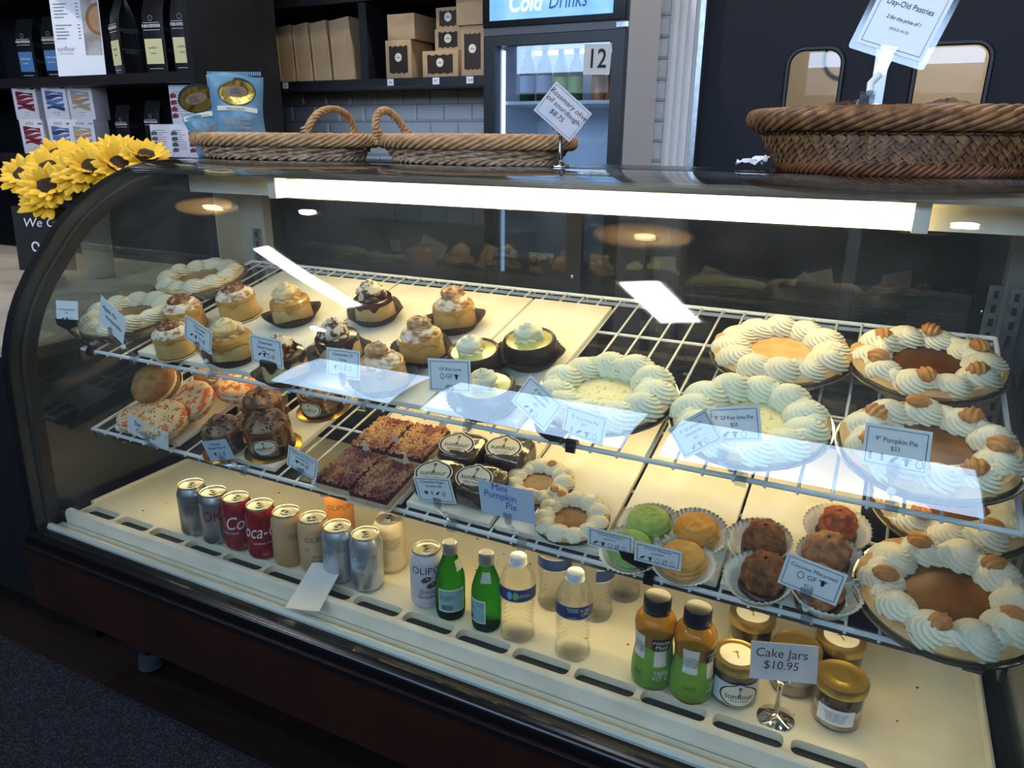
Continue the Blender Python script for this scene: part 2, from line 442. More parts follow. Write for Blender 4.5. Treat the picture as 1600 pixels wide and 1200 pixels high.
# end frames
inner = offset_prof(PROF, .060); mid_ = offset_prof(PROF, .004)
def end_frame(x0, x1):
    mb = MB(); n = len(PROF)
    v = [(x0, y, z) for y, z in PROF]+[(x1, y, z) for y, z in PROF]+[(x0, y, z) for y, z in inner]+[(x1, y, z) for y, z in inner]
    f = []
    for i in range(n-1):
        f += [(i, i+1, n+i+1, n+i), (2*n+i, 3*n+i, 3*n+i+1, 2*n+i+1), (i, 2*n+i, 2*n+i+1, i+1), (n+i, n+i+1, 3*n+i+1, 3*n+i)]
    f += [(0, n, 3*n, 2*n), (n-1, 3*n-1, 4*n-1, 2*n-1)]
    mb.add(v, f)
    mb.box(x0, x1, 1.50, 1.64, -.05, .812)      # rear post
    mb.box(x0, x1, .88, 1.50, -.06, -.005)
    return mb
grey_post = M('grey_interior_panel', 'b3b1a6', .5)
for a, b in ((XL, XL+.028), (XR-.028, XR)):
    cp('end_frame', end_frame(a, b), M('black_end_frame', '17191c', .35))
    xm = (a+b)/2
    pane = [(y, z) for y, z in offset_prof(PROF, .056)]+[(.93, -.008), (1.505, -.008)]
    cp('end_pane', MB().prismx(pane, xm-.003, xm+.003), glass_end, smooth=False)
    gpts = [Vector((b+.001 if a < 0 else a-.001, y, z)) for y, z in offset_prof(PROF, .030)]
    cp('end_gasket', MB().tube(gpts, .006, 6), M('gasket_grey', '2b2d2e', .5))
# curved front glass
gi = offset_prof(PROF, .005)
gp = PROF+list(reversed(gi))
cp('curved_glass', MB().prismx(gp, XL+.001, XR-.001), glass_case)
# top lid
cp('top_lid', MB().box(XL, XR, 1.47, 1.76, .785, .8125), black_gloss, bevel=.003)
# lamp housing and tube under the top
cp('lamp_reflector', MB().prismx([(1.435, .778), (1.435, .728), (1.425, .728), (1.425, .772), (1.395, .778)], XL+.03, XR-.03), white_pl)
cp('lamp_housing', MB().box(XL+.03, XR-.03, 1.315, 1.47, .779, .789), M('housing_grey', '3a3b38', .5))
lamp = cp('lamp_tube', MB().lathe([(.0195, -.675), (.0195, .675)], 20).xf(Tm(-.625, 1.365, .752) @ Ry(PI/2)), tube_m)
for ex in (-1.303, .053):
    cp('lamp_cap', MB().box(ex-.012, ex+.012, 1.345, 1.385, .73, .782), white_pl, bevel=.002)
# back: corner panels, sliding doors
cp('rear_panel', MB().box(XL+.03, -1.575, 1.585, 1.63, 0, .79), grey_post)
cp('rear_panel', MB().box(XL+.029, XL+.034, 1.50, 1.63, 0, .79), grey_post)
cp('rear_panel', MB().box(.215, XR-.03, 1.585, 1.63, 0, .79), M('grey_dark_panel', '5e6062', .5))
cp('rear_rail', MB().box(-1.575, .215, 1.60, 1.66, -.02, .05), black_metal)
cp('rear_rail', MB().box(-1.575, .215, 1.595, 1.665, .742, .79), black_metal)
def slide_door(x0, x1, y):
    d = MB(); s = .04
    d.box(x0, x0+s, y, y+.015, .05, .742).box(x1-s, x1, y, y+.015, .05, .742).box(x0+s, x1-s, y, y+.015, .05, .09).box(x0+s, x1-s, y, y+.015, .71, .742)
    o = cp('sliding_door', d, M('black_door_frame', '1b1c1f', .4))
    put('door_pane', MB().box(x0+s, x1-s, y+.005, y+.009, .09, .71), o, clear('rear_glass', 'b9bdbc', f0=.06, dust=.035, dscale=9))
    put('screw', MB().lathe([(.004, 0), (.004, .002), (.001, .003)], 10).xf(Tm(x1-s/2, y-.0005, .56) @ Rx(PI/2)), o, chrome)
slide_door(-1.575, -.622, 1.615); slide_door(-.672, .215, 1.640)
# slotted shelf standards in the corners
def standard(x, y):
    mb = MB().box(x-.013, x+.013, y-.010, y, .03, .62)
    o = cp('shelf_standard', mb, steel)
    s = MB()
    for k in range(22): s.box(x-.004, x+.004, y-.0108, y-.0098, .05+k*.026, .05+k*.026+.015)
    put('slots', s.mesh('slots', gap_shade, smooth=False), o)['kind'] = 'stuff'
for x, y in ((-1.60, 1.585), (.236, 1.585), (.205, 1.60)): standard(x, y)
# shelf arms
for which in 'UL':
    for x in (-1.632, .234):
        m = shelf_m(which, x, 1.02, -.022)
        L_ = .56
        mb = MB().prismx([(0, -.018), (0, .008), (L_, .010), (L_, -.05), (L_*.7, -.045)], -.0035, .0035)
        o = put('shelf_arm', mb.mesh('shelf_arm', M('arm_metal', '5f646c', .35, metal=.9), smooth=False), case, m=case_inv @ m)

# ------------------------------------------------------------------ wire shelves
def wire_shelf(which, label, x0=-1.612, x1=.215, yb=1.56, ext=0):
    M0 = shelf_m(which, x0, 1.02 if which == 'U' else 1.01, 0)
    depth = (yb-1.02)/math.cos(TILT); Lx = x1-x0
    t = thing('wire_shelf', label, 'shelf', M0, 'white wire shelves in the case')
    put('front_wire', MB().tube([(-.003, 0, -.004), (Lx, 0, -.004)], .0042, 8), t, wire_m)
    put('rear_wire', MB().tube([(0, depth, -.004), (Lx, depth, -.004)], .0042, 8), t, wire_m)
    put('rear_wire', MB().tube([(0, depth+.012, -.022), (Lx, depth+.012, -.022)], .0042, 8), t, wire_m)
    for f in (.36, .72): put('support_wire', MB().tube([(0, depth*f, -.0085), (Lx, depth*f, -.0085)], .0030, 8), t, wire_m)
    for x in (0, Lx): put('side_wire', MB().tube([(x, 0, -.004), (x, depth, -.004)], .0042, 8), t, wire_m)
    cw = MB().tube([(0, -.004, -.009), (0, -.002, -.003), (0, .006, -.0025), (0, depth-.004, -.0025), (0, depth+.008, -.008), (0, depth+.013, -.024)], .0024, 6).mesh('cross_wire', wire_m)
    n = 41
    for i in range(1, n): put('cross_wire', cw, t, m=Tm(Lx*i/n, 0, 0))
    return t
wire_shelf('U', 'upper white wire shelf holding the cheesecakes and whole pies')
wire_shelf('L', 'lower white wire shelf holding the cookies, bars and macarons')
# light fixtures under the shelves
def shelf_light(which, y, h, label, x0, x1, facing):
    m = shelf_m(which, x0, y, h); L_ = x1-x0
    t = thing('shelf_light', label, 'light fixture', m)
    put('housing', MB().prismx([(-.012, .010), (-.014, -.012), (-.011, -.012), (-.009, .004), (.040, .004), (.043, -.018), (.046, -.018), (.044, .010)], 0, L_), t, M('fixture_metal', '565b63', .35, metal=.7))
    put('tube', MB().lathe([(.010, .03), (.010, L_-.03)], 12).xf(Tm(0, .014, -.010) @ Ry(PI/2)), t, emis('warm_shelf_tube', 'ffdf9e', 9.0))
    for e in (.012, L_-.012): put('end_cap', MB().box(e-.012, e+.012, -.010, .042, -.022, .004), t, M('cap_grey', '4a4e56', .4))
    return t
shelf_light('U', 1.20, -.030, 'slim strip light under the upper wire shelf', -1.58, .19, 1)
shelf_light('L', 1.042, -.026, 'grey strip light along the front edge under the lower wire shelf', -1.58, .215, 1)

# ------------------------------------------------------------------ cutting boards on the shelves
def board(which, x0, x1, y0, y1, label):
    m = shelf_m(which, x0, y0, 0)
    w_ = x1-x0; d = (y1-y0)/math.cos(TILT)
    t = put('cutting_board', MB().box(0, w_, 0, d, 0, BRD).mesh('cutting_board', board_m, bevel=.0025), None, m=m)
    return tag(t, label, 'cutting board', 'white boards on the shelves')
board('U', -1.43, -1.055, 1.0285, 1.49, 'white board under the three caramel cheesecakes at the left of the upper shelf')
board('U', -1.05, -.685, 1.0285, 1.49, 'white board in the middle of the upper shelf under the drizzled cheesecakes')
board('U', -.68, -.497, 1.0285, 1.49, 'white board at the right end of the upper row under the key lime tarts')
board('L', -1.54, -1.33, 1.0185, 1.40, 'white board under the sprinkle sandwich cookies')
board('L', -1.165, -1.047, 1.0185, 1.40, 'narrow white board under the chocolate mousse cups')
board('L', -.925, -.735, 1.0185, 1.40, 'white board under the berry crumble bars')
board('L', -.722, -.545, 1.0185, 1.40, 'white board under the wrapped chocolate loaves')
board('L', -.535, -.342, 1.0185, 1.45, 'white board under the mini pumpkin pies')
board('L', -.334, -.148, 1.0185, 1.45, 'white board under the green and orange macarons')
board('L', -.143, .038, 1.0185, 1.45, 'white board under the coconut macaroons')

# ------------------------------------------------------------------ pastry materials
cream_m = M('whipped_cream', 'eee6cd', .55, sss=.08)
cream_lime = M('lime_cream', 'eceed6', .55, col2='8d9440', nscale=170, ndet=2, lo=.66, hi=.74, sss=.1)
cream_car = M('caramel_cream', 'e6d3a8', .5, col2='d3aa66', nscale=40, lo=.45, hi=.7)
cream_choc = M('chocolate_drizzled_cream', 'e8d9c0', .42, col2='5b3320', nscale=55, ndet=2, lo=.5, hi=.56)
cream_cin = M('cinnamon_cream', 'eee2cc', .5, col2='b07a52', nscale=50, ndet=3, lo=.5, hi=.62)
crust_m = M('pie_crust', 'd9b47c', .6, col2='c3925a', nscale=28, bump=.3, bscale=60)
crust_pale = M('pale_crust', 'd8c39a', .6, col2='c9ab78', nscale=28, bump=.3, bscale=60)
leaf_m = M('pastry_leaf', 'cf9350', .45, col2='b9763a', nscale=60, bump=.3, bscale=120)
foil = M('foil', 'c4c5c8', .25, metal=1, bump=.15, bscale=70)
pump_m = M('pumpkin_filling', '85531d', .30, col2='6d4216', nscale=22, bump=.05)
pump_dk = M('dark_pumpkin_filling', '653b17', .30, col2='502d12', nscale=20, bump=.05)
tan_m = M('tan_filling', 'a98559', .4, col2='957348', nscale=20)
orange_m = M('apricot_filling', 'e9b677', .4, col2='dda35e', nscale=40, bump=.1)
lime_m = M('lime_filling', 'dcd7a8', .4, col2='a59f5c', nscale=120, ndet=3, lo=.55, hi=.72)

def swirl(r, h, lobes=8, twist=2.4, amp=.16, nz=16, na=96, power=.62, point=.0):
    """piped cream star: ridged dome twisted around its axis"""
    def fn(u, v):
        a = 2*PI*u; t = v
        rad = r*((1-t**2)**power)*(1-.0*t)+(.0008 if v >= 1 else 0)
        rad *= 1+amp*1.5*(abs(math.sin(lobes/2*(a+twist*t)))**.8-.6)*(1-.25*t)
        return (rad*math.cos(a), rad*math.sin(a), h*(t if not point else t**(1+point)))
    mb = MB().grid(fn, na, nz, wrapu=True)
    mb.f.append(tuple(reversed(range(na))))
    return mb
def cone_swirl(r, h, turns=2.6, tr=.012, lobes=6, wob=.0):
    """tall soft-serve swirl: a ridged rope coiled upward"""
    N_ = 70; mb = MB(); pts = []; rings = []
    na = 18
    v = []
    for i in range(N_):
        t = i/(N_-1); a = 2*PI*turns*t; R_ = (r-tr*.8)*(1-t)**.85
        c = Vector((R_*math.cos(a), R_*math.sin(a), tr*.55+(h-tr)*t**.92))
        rr = tr*(1-.55*t) if t < .97 else tr*.15
        rad = Vector((math.cos(a), math.sin(a), 0)); up = Vector((0, 0, 1))
        for k in range(na):
            b = 2*PI*k/na; q = rr*(1+.2*math.cos(lobes*(b+t*9)))
            v.append(c+rad*(q*math.cos(b))+up*(q*math.sin(b)))
    f = []
    for i in range(N_-1):
        for k in range(na):
            k2 = (k+1) % na; f.append((i*na+k, i*na+k2, (i+1)*na+k2, (i+1)*na+k))
    f += [tuple(reversed(range(na))), tuple((N_-1)*na+k for k in range(na))]
    return mb.add(v, f).merge(swirl(r*.8, h*.55, 8, 1.5))
def rosette_piece():
    """one scroll of a piped pie border: spiral rosette with a dragged tail"""
    a = swirl(.0285, .023, 11, 2.6, .27, 20, 132, .55)
    b = swirl(.018, .019, 8, 1.4, .28, 16, 96, .6)
    return a.merge(b, Tm(.024, .006, 0) @ Rz(.3) @ Sc(1.5, .95, 1))
ros_big = {}
def ros_mesh(mat):
    if mat.name not in ros_big: ros_big[mat.name] = rosette_piece().mesh('cream_rosette', mat, ang=0)
    return ros_big[mat.name]
def leaf_mesh():
    def fn(u, v):
        a = 2*PI*u; t = math.sin(PI*v)
        y = -.017+.034*v; w_ = .0135*(t**.7)*(1+.10*math.cos(v*26))
        return (w_*math.cos(a), y, .006+.0075*math.sin(a)*(t**.5)+.0012*math.cos(v*24)*(1 if math.sin(a) > 0 else 0))
    return MB().grid(fn, 20, 22, wrapu=True).mesh('pastry_leaf', leaf_m, ang=60)
leaf_me = leaf_mesh()
def pan_mb(R_=.118, h=.030, rb=.085):
    rp = lambda i, a, r, z: r+(.0012*math.cos(70*a) if 0 < i < 3 else 0)
    return MB().lathe([(rb, 0), (rb+.006, .004), (R_-.008, h-.003), (R_-.004, h), (R_+.004, h+.001), (R_+.0045, h-.002), (R_-.003, h-.002), (R_-.007, h-.006), (rb+.005, .002), (rb-.001, -.001)], 140, rp, cap0=False, cap1=False)
def crust_mb(R_=.112, h=.030, seed=0, flute=0):
    def rp(i, a, r, z):
        nz = noise.noise(Vector((math.cos(a)*3+seed, math.sin(a)*3, i*.3)))*.004
        k = (1 if 2 <= i <= 5 else 0)
        return (r+k*(nz+flute*math.cos(26*a)), z+k*(nz*1.2+flute*.8*math.cos(26*a+i)))
    return MB().lathe([(R_-.020, h-.016), (R_-.010, h-.010), (R_+.002, h+.0), (R_+.004, h+.007), (R_-.004, h+.013), (R_-.016, h+.011), (R_-.024, h+.003)], 96, rp, cap0=True, cap1=False)
def pie(label, m, fill, cream, n=11, leaves=(), crust=crust_m, R_=.118, rr=.084, ph=0, flute=0, kscale=1.0, group=None, cat='pie', name='whole_pie'):
    s = R_/.118
    t = thing(name, label, cat, m, group)
    put('foil_pan', pan_mb().mesh('foil_pan', foil), t, m=Sc(s, s, s))
    put('crust', crust_mb(seed=ph, flute=flute), t, crust, Sc(s, s, s))
    put('filling', MB().lathe([(.098, .024), (.095, .0335), (.05, .0345), (.001, .0348)], 48), t, fill, Sc(s, s, s))
    rm = ros_mesh(cream)
    for k in range(n):
        a = 2*PI*k/n+ph; q = random.uniform(.94, 1.08)*kscale
        put('cream_rosette', rm, t, m=Sc(s, s, s) @ Tm(rr*math.cos(a), rr*math.sin(a), .034) @ Rz(a+PI/2+random.uniform(-.35, .35)) @ Sc(q, q*1.02, q*random.uniform(.9, 1.25)))
    for a, r, rz in leaves:
        put('pastry_leaf', leaf_me, t, m=Sc(s, s, s) @ Tm(r*math.cos(a), r*math.sin(a), .050) @ Rz(rz) @ Rx(.25) @ Sc(1.25, 1.0, 1.3))
    return t
def LV(n, ph, r=.082): return [(2*PI*k/n+ph, r, random.uniform(0, 6)) for k in range(n)]
pie('cream-bordered pie with brown filling at the back left of the upper shelf', shelf_m('U', -1.585, 1.36), tan_m, cream_m, 11, crust=crust_pale, ph=.2, R_=.115)
pie('cream-bordered pie with brown filling behind the black-clipped card', shelf_m('U', -1.575, 1.135), tan_m, cream_m, 11, crust=crust_pale, ph=.5, R_=.115)
pie('lime-zested cream pie beside the key lime tarts', shelf_m('U', -.378, 1.128), lime_m, cream_lime, 11, crust=crust_pale, ph=.1, kscale=1.12)
pie('lime-zested cream pie in front of the apricot-topped pie', shelf_m('U', -.140, 1.118), lime_m, cream_lime, 11, crust=crust_pale, ph=.4, kscale=1.12)
pie('pale cream pie with an apricot-coloured centre', shelf_m('U', -.130, 1.345), orange_m, cream_m, 12, crust=crust_m, ph=.15, kscale=1.05)
pie('pumpkin pie with pastry leaves at the back right of the upper shelf', shelf_m('U', .098, 1.365), pump_dk, cream_m, 10, LV(6, .5), ph=.1)
pie('pumpkin pie with pastry leaves behind the white 9 inch pumpkin pie card', shelf_m('U', .104, 1.122), pump_m, cream_m, 10, LV(7, .9), ph=.4)
pie('pumpkin pie half hidden under the upper shelf on the right', shelf_m('L', .168, 1.29), pump_m, cream_m, 10, LV(5, .3), ph=.2)
pie('large pumpkin pie at the right front of the lower shelf', shelf_m('L', .158, 1.085), pump_m, cream_m, 10, LV(5, .8), ph=.7)

# ------------------------------------------------------------------ mini cheesecakes
def liner_mb(r0=.044, r1=.064, h=.024, n=44):
    def rp(i, a, r, z):
        f = i/3
        return (r*(1+f*.035*math.cos(n*a))*(1+.07*f*math.cos(4*a)), z+f*.006*math.cos(4*a))
    return MB().lathe([(.030, .0005), (r0, .0005), ((r0+r1)/2, h*.55), (r1, h), ((r0+r1)/2-.001, h*.55+.002), (r0-.002, .002), (.03, .002)],
                      n*4, lambda i, a, r, z: rp(min(i-1, 2) if 1 <= i <= 3 else (1 if i == 4 else 0), a, r, z), cap0=True, cap1=True)
liner_br = liner_mb().mesh('paper_liner', M('brown_paper', '3a2a22', .7), ang=0)
def body_mb(r=.044, h=.048, top=.96):
    return MB().lathe([(r*1.0, .004), (r*1.02, .008), (r*top, h-.006), (r*top-.003, h-.001), (r*top-.010, h), (.001, h)], 48)
ck_tan = M('cheesecake_caramel', 'cfaa6c', .42, col2='bd9250', nscale=26, lo=.4, hi=.65)
ck_pale = M('cheesecake_pale', 'd8bd84', .45, col2='c9a465', nscale=24)
ck_glaze = M('caramel_glaze', 'b0843f', .18, col2='c8a05a', nscale=30, coat=.4)
ck_crust = M('dark_crumb', '5a3a22', .8, col2='3f2716', nscale=130, bump=.5, bscale=160)
choc_crust = M('chocolate_crumb_crust', '2b1a14', .35, col2='3a241b', nscale=120, bump=.6, bscale=90, coat=.3)
lime_cust = M('lime_custard', 'd6cf80', .2, col2='c6ba62', nscale=50, coat=.5)
choc_sauce = M('chocolate_sauce', '3c1f12', .18, coat=.5)
body_me = {}
def cheesecake(label, x, y, kind, rz=0, liner=True, s=1.0):
    t = thing('mini_cheesecake', label, 'cheesecake', shelf_m('U', x, y, BRD, rz) @ Sc(s, s, s), 'mini cheesecakes on the upper shelf')
    if liner: put('paper_liner', liner_br, t)
    else: put('paper_liner', MB().lathe([(.046, .0005), (.05, .001), (.052, .003)], 64, lambda i, a, r, z: r*(1+.02*math.cos(20*a))), t, M('gold_card', 'c8b088', .4))
    if kind == 'lime':
        put('crust', MB().lathe([(.044, .002), (.049, .006), (.050, .044), (.047, .049), (.042, .046), (.042, .04)], 48, lambda i, a, r, z: r*(1+.02*noise.noise(Vector((math.cos(a)*4, math.sin(a)*4, z*40+x*9))))), t, choc_crust)
        put('custard', MB().lathe([(.043, .035), (.044, .046), (.02, .0475), (.001, .048)], 40), t, lime_cust)
        put('cream_swirl', cone_swirl(.028, .034, 2.2, .013).mesh('cream_swirl', cream_lime, ang=0), t, m=Tm(-.004, .002, .045))
        return t
    put('crust', MB().lathe([(.043, .002), (.0448, .003), (.0448, .012), (.043, .013)], 48), t, ck_crust)
    bm_ = ck_pale if kind in ('caramel', 'choc') else ck_tan
    put('cheesecake_body', body_mb(.0445, .052), t, bm_)
    if kind == 'pecan':       # big cream ring filled with chopped caramel on top
        put('cream_swirl', swirl(.043, .026, 12, 1.6, .07, 12, 96, .4).mesh('cream_swirl', cream_cin, ang=0), t, m=Tm(0, 0, .048))
        def fn(u, v):
            a = 2*PI*u; r = .027*math.cos(v*PI/2)**.6; n = noise.noise(Vector((math.cos(a)*r*160, math.sin(a)*r*160, x*7)))*.005
            return (r*math.cos(a), r*math.sin(a), .010*math.sin(v*PI/2)+n)
        put('candied_topping', MB().grid(fn, 36, 12, wrapu=True), t, M('caramel_chunks', '6d3c1d', .3, col2='b98a5c', nscale=110, ndet=3, lo=.5, hi=.62, coat=.3), Tm(0, 0, .069))
        put('caramel_glaze', MB().lathe([(.030, .0), (.044, .001), (.0455, -.006), (.0445, -.007), (.03, -.002)], 60, lambda i, a, r, z: (r, z-(.016*max(0, noise.noise(Vector((a*1.6, x*5, 0))))) if 2 <= i <= 3 else z)), t, ck_glaze, Tm(0, 0, .0525))
    elif kind == 'cinnamon':
        put('cream_swirl', swirl(.038, .024, 10, 1.8, .10, 12, 80, .45).mesh('cream_swirl', cream_cin, ang=0), t, m=Tm(0, 0, .049))
        put('apple_swirl', cone_swirl(.026, .020, 1.6, .011).mesh('apple_swirl', M('apple_cinnamon', 'a5744e', .35, col2='d3ae86', nscale=60), ang=0), t, m=Tm(0, 0, .068))
        put('caramel_glaze', MB().lathe([(.030, .0), (.0425, .001), (.0455, -.006), (.0445, -.007), (.03, -.002)], 60, lambda i, a, r, z: (r, z-(.018*max(0, noise.noise(Vector((a*1.7, x*5, 1))))) if 2 <= i <= 3 else z)), t, ck_glaze, Tm(0, 0, .0525))
    else:
        sw = cream_choc if kind == 'choc' else cream_car
        put('sauce', MB().lathe([(.001, .002), (.036, .002), (.0425, .0), (.0455, -.008), (.0447, -.009), (.038, -.002)], 72,
            lambda i, a, r, z: (r, z-(.030*max(0, noise.noise(Vector((math.cos(a)*2.2, math.sin(a)*2.2, x*5))))) if 3 <= i <= 4 else z)), t, choc_sauce if kind == 'choc' else ck_glaze, Tm(0, 0, .0525))
        put('cream_swirl', cone_swirl(.033, .042, 2.6, .014).mesh('cream_swirl', sw, ang=0), t, m=Tm(-.003, 0, .0525))
    return t
cheesecake('caramel pecan cheesecake at the back of the left group', -1.325, 1.235, 'pecan', 0, False)
cheesecake('caramel pecan cheesecake between the left pies and the first cards', -1.405, 1.150, 'pecan', 1, False)
cheesecake('caramel pecan cheesecake nearest the front wire', -1.325, 1.050, 'pecan', 2, False, .92)
cheesecake('tall caramel-cream cheesecake between the first two framed cards', -1.172, 1.068, 'caramel', .4)
cheesecake('caramel-cream cheesecake standing alone at the back of the left board', -1.175, 1.250, 'caramel', .8)
cheesecake('chocolate-drizzled cheesecake in the back row', -.984, 1.305, 'choc', 0)
cheesecake('cinnamon-topped cheesecake in the back row on the middle board', -.786, 1.318, 'cinnamon', .5)
cheesecake('chocolate-drizzled cheesecake behind the salted caramel card', -1.005, 1.040, 'choc', 1)
cheesecake('chocolate-drizzled cheesecake behind the tilted gluten free cheesecake card', -.945, 1.130, 'choc', 2)
cheesecake('apple cinnamon cheesecake in the middle row', -.778, 1.178, 'cinnamon', 0)
cheesecake('apple cinnamon cheesecake at the front behind the window reflection', -.790, 1.065, 'cinnamon', 2)
cheesecake('key lime tart with dark crust at the back right of the board', -.564, 1.225, 'lime', 0, s=1.03)
cheesecake('key lime tart behind the key lime card', -.648, 1.160, 'lime', 1, s=1.0)
cheesecake('key lime tart at the front behind the window reflection', -.566, 1.055, 'lime', 2, s=1.03)

# ------------------------------------------------------------------ lower shelf: cookies
paper_cup = M('white_baking_paper', 'efe9da', .7)
def cup_mb(r0=.036, r1=.056, h=.022, n=36, lean=0):
    return MB().lathe([(.02, .0005), (r0, .0005), ((r0+r1)/2, h*.5), (r1, h), ((r0+r1)/2-.001, h*.5+.001), (r0-.001, .0015), (.02, .0015)], n*4,
        lambda i, a, r, z: (r*(1+(.03 if i == 3 else .02 if i in (2, 4) else 0)*math.cos(n*a)), z+(lean*math.cos(a) if i == 3 else 0)))
cup_me = cup_mb(.032, .047, .022).mesh('paper_cup', paper_cup, ang=0)
cup_wide = cup_mb(.036, .052, .022, 40, .005).mesh('paper_cup', paper_cup, ang=0)
def cookie_half(r, h, seed, bump=.002):
    def fn(u, v):
        a = 2*PI*u; q = math.sin(v*PI/2); rr = r*q**.75; n = noise.noise(Vector((math.cos(a)*rr*60, math.sin(a)*rr*60, seed)))*bump*2
        return (rr*math.cos(a), rr*math.sin(a), h*math.cos(v*PI/2)**.8+n if v < .99 else 0)
    mb = MB().grid(fn, 40, 12, wrapu=True); mb.f.append(tuple((11)*40+k for k in range(40)))
    return mb
spr = M('sprinkle_cookie', 'e6c08c', .6, col2='d9622a', nscale=75, ndet=3, lo=.52, hi=.60)
def sprinkle_mat():
    m = MATS.get('funfetti_cookie')
    if m: return m
    m = M('funfetti_cookie', 'e2c393', .6, col2='de7a3e', nscale=70, ndet=2, lo=.55, hi=.60); nt = m.node_tree
    p = nt.nodes['Principled BSDF']; src = p.inputs['Base Color'].links[0].from_socket
    tc = nt.nodes.new('ShaderNodeTexCoord'); n = nt.nodes.new('ShaderNodeTexVoronoi'); n.inputs['Scale'].default_value = 130
    nt.links.new(tc.outputs['Object'], n.inputs['Vector'])
    r = nt.nodes.new('ShaderNodeMath'); r.operation = 'LESS_THAN'; r.inputs[1].default_value = .26; nt.links.new(n.outputs['Distance'], r.inputs[0])
    mx = nt.nodes.new('ShaderNodeMix'); mx.data_type = 'RGBA'; mx.inputs[7].default_value = rgb('3a2218')
    nt.links.new(r.outputs[0], mx.inputs[0]); nt.links.new(src, mx.inputs[6]); nt.links.new(mx.outputs[2], p.inputs['Base Color'])
    return m
funf = sprinkle_mat()
def sandwich(label, m, r=.048, mat=None, cream=cream_m, th_=.014, paper=None):
    t = thing('sandwich_cookie', label, 'cookie', m, 'sandwich cookies on the lower shelf')
    mat = mat or funf; sd = random.uniform(0, 50)
    if paper: put('paper_cup', paper, t)
    put('bottom_cookie', cookie_half(r, th_, sd, .0015).xf(Rx(PI)), t, mat, Tm(0, 0, th_+.002))
    put('cream_filling', MB().lathe([(r*.7, 0), (r*.93, .002), (r*.97, .007), (r*.92, .013), (r*.7, .015)], 80, lambda i, a, rr, z: rr*(1+.02*math.cos(26*a+z*180))), t, cream, Tm(0, 0, th_+.001))
    put('top_cookie', cookie_half(r, th_*1.15, sd+9, .0018), t, mat, Tm(0, 0, th_+.015))
    return t
whoop = M('oatmeal_cake', 'b07e45', .6, col2='94632f', nscale=40, bump=.6, bscale=110)
b = sandwich('large brown oatmeal sandwich cookie tilted in a white paper cup', shelf_m('L', -1.487, 1.135, BRD+.034, .3) @ Rx(.50) @ Ry(-.10), .055, whoop, cream_m, .026)
put('paper_cup', cup_wide, b, m=Tm(.004, .004, -.006) @ Sc(1.05, 1.05, 1.1))
b = sandwich('brown oatmeal sandwich cookie behind, in an upright paper cup', shelf_m('L', -1.425, 1.235, BRD+.012, .9) @ Rx(.15), .050, whoop, cream_m, .018)
put('paper_cup', cup_wide, b, m=Tm(-.012, .006, -.004) @ Ry(-.35) @ Sc(1.05, 1.05, 1.5))
sandwich('sprinkle sandwich cookie at the far left behind the sandwich cookies card', shelf_m('L', -1.470, 1.045, BRD, .2), .050)
sandwich('sprinkle sandwich cookie just right of the sandwich cookies card', shelf_m('L', -1.372, 1.040, BRD, .7) @ Tm(0, 0, .022) @ Rx(.35), .050)
sandwich('orange sprinkle sandwich cookie leaning beside the oatmeal cookie', shelf_m('L', -1.360, 1.120, BRD, .5) @ Tm(0, 0, .026) @ Rx(.42) @ Ry(-.25), .052, M('orange_sprinkle', 'ecc690', .6, col2='e0672c', nscale=70, ndet=3, lo=.50, hi=.56))
sandwich('orange sprinkle sandwich cookie at the back beside the mousse cup', shelf_m('L', -1.318, 1.200, BRD, 1.5) @ Tm(0, 0, .018) @ Rx(.22), .050, MATS['orange_sprinkle'])

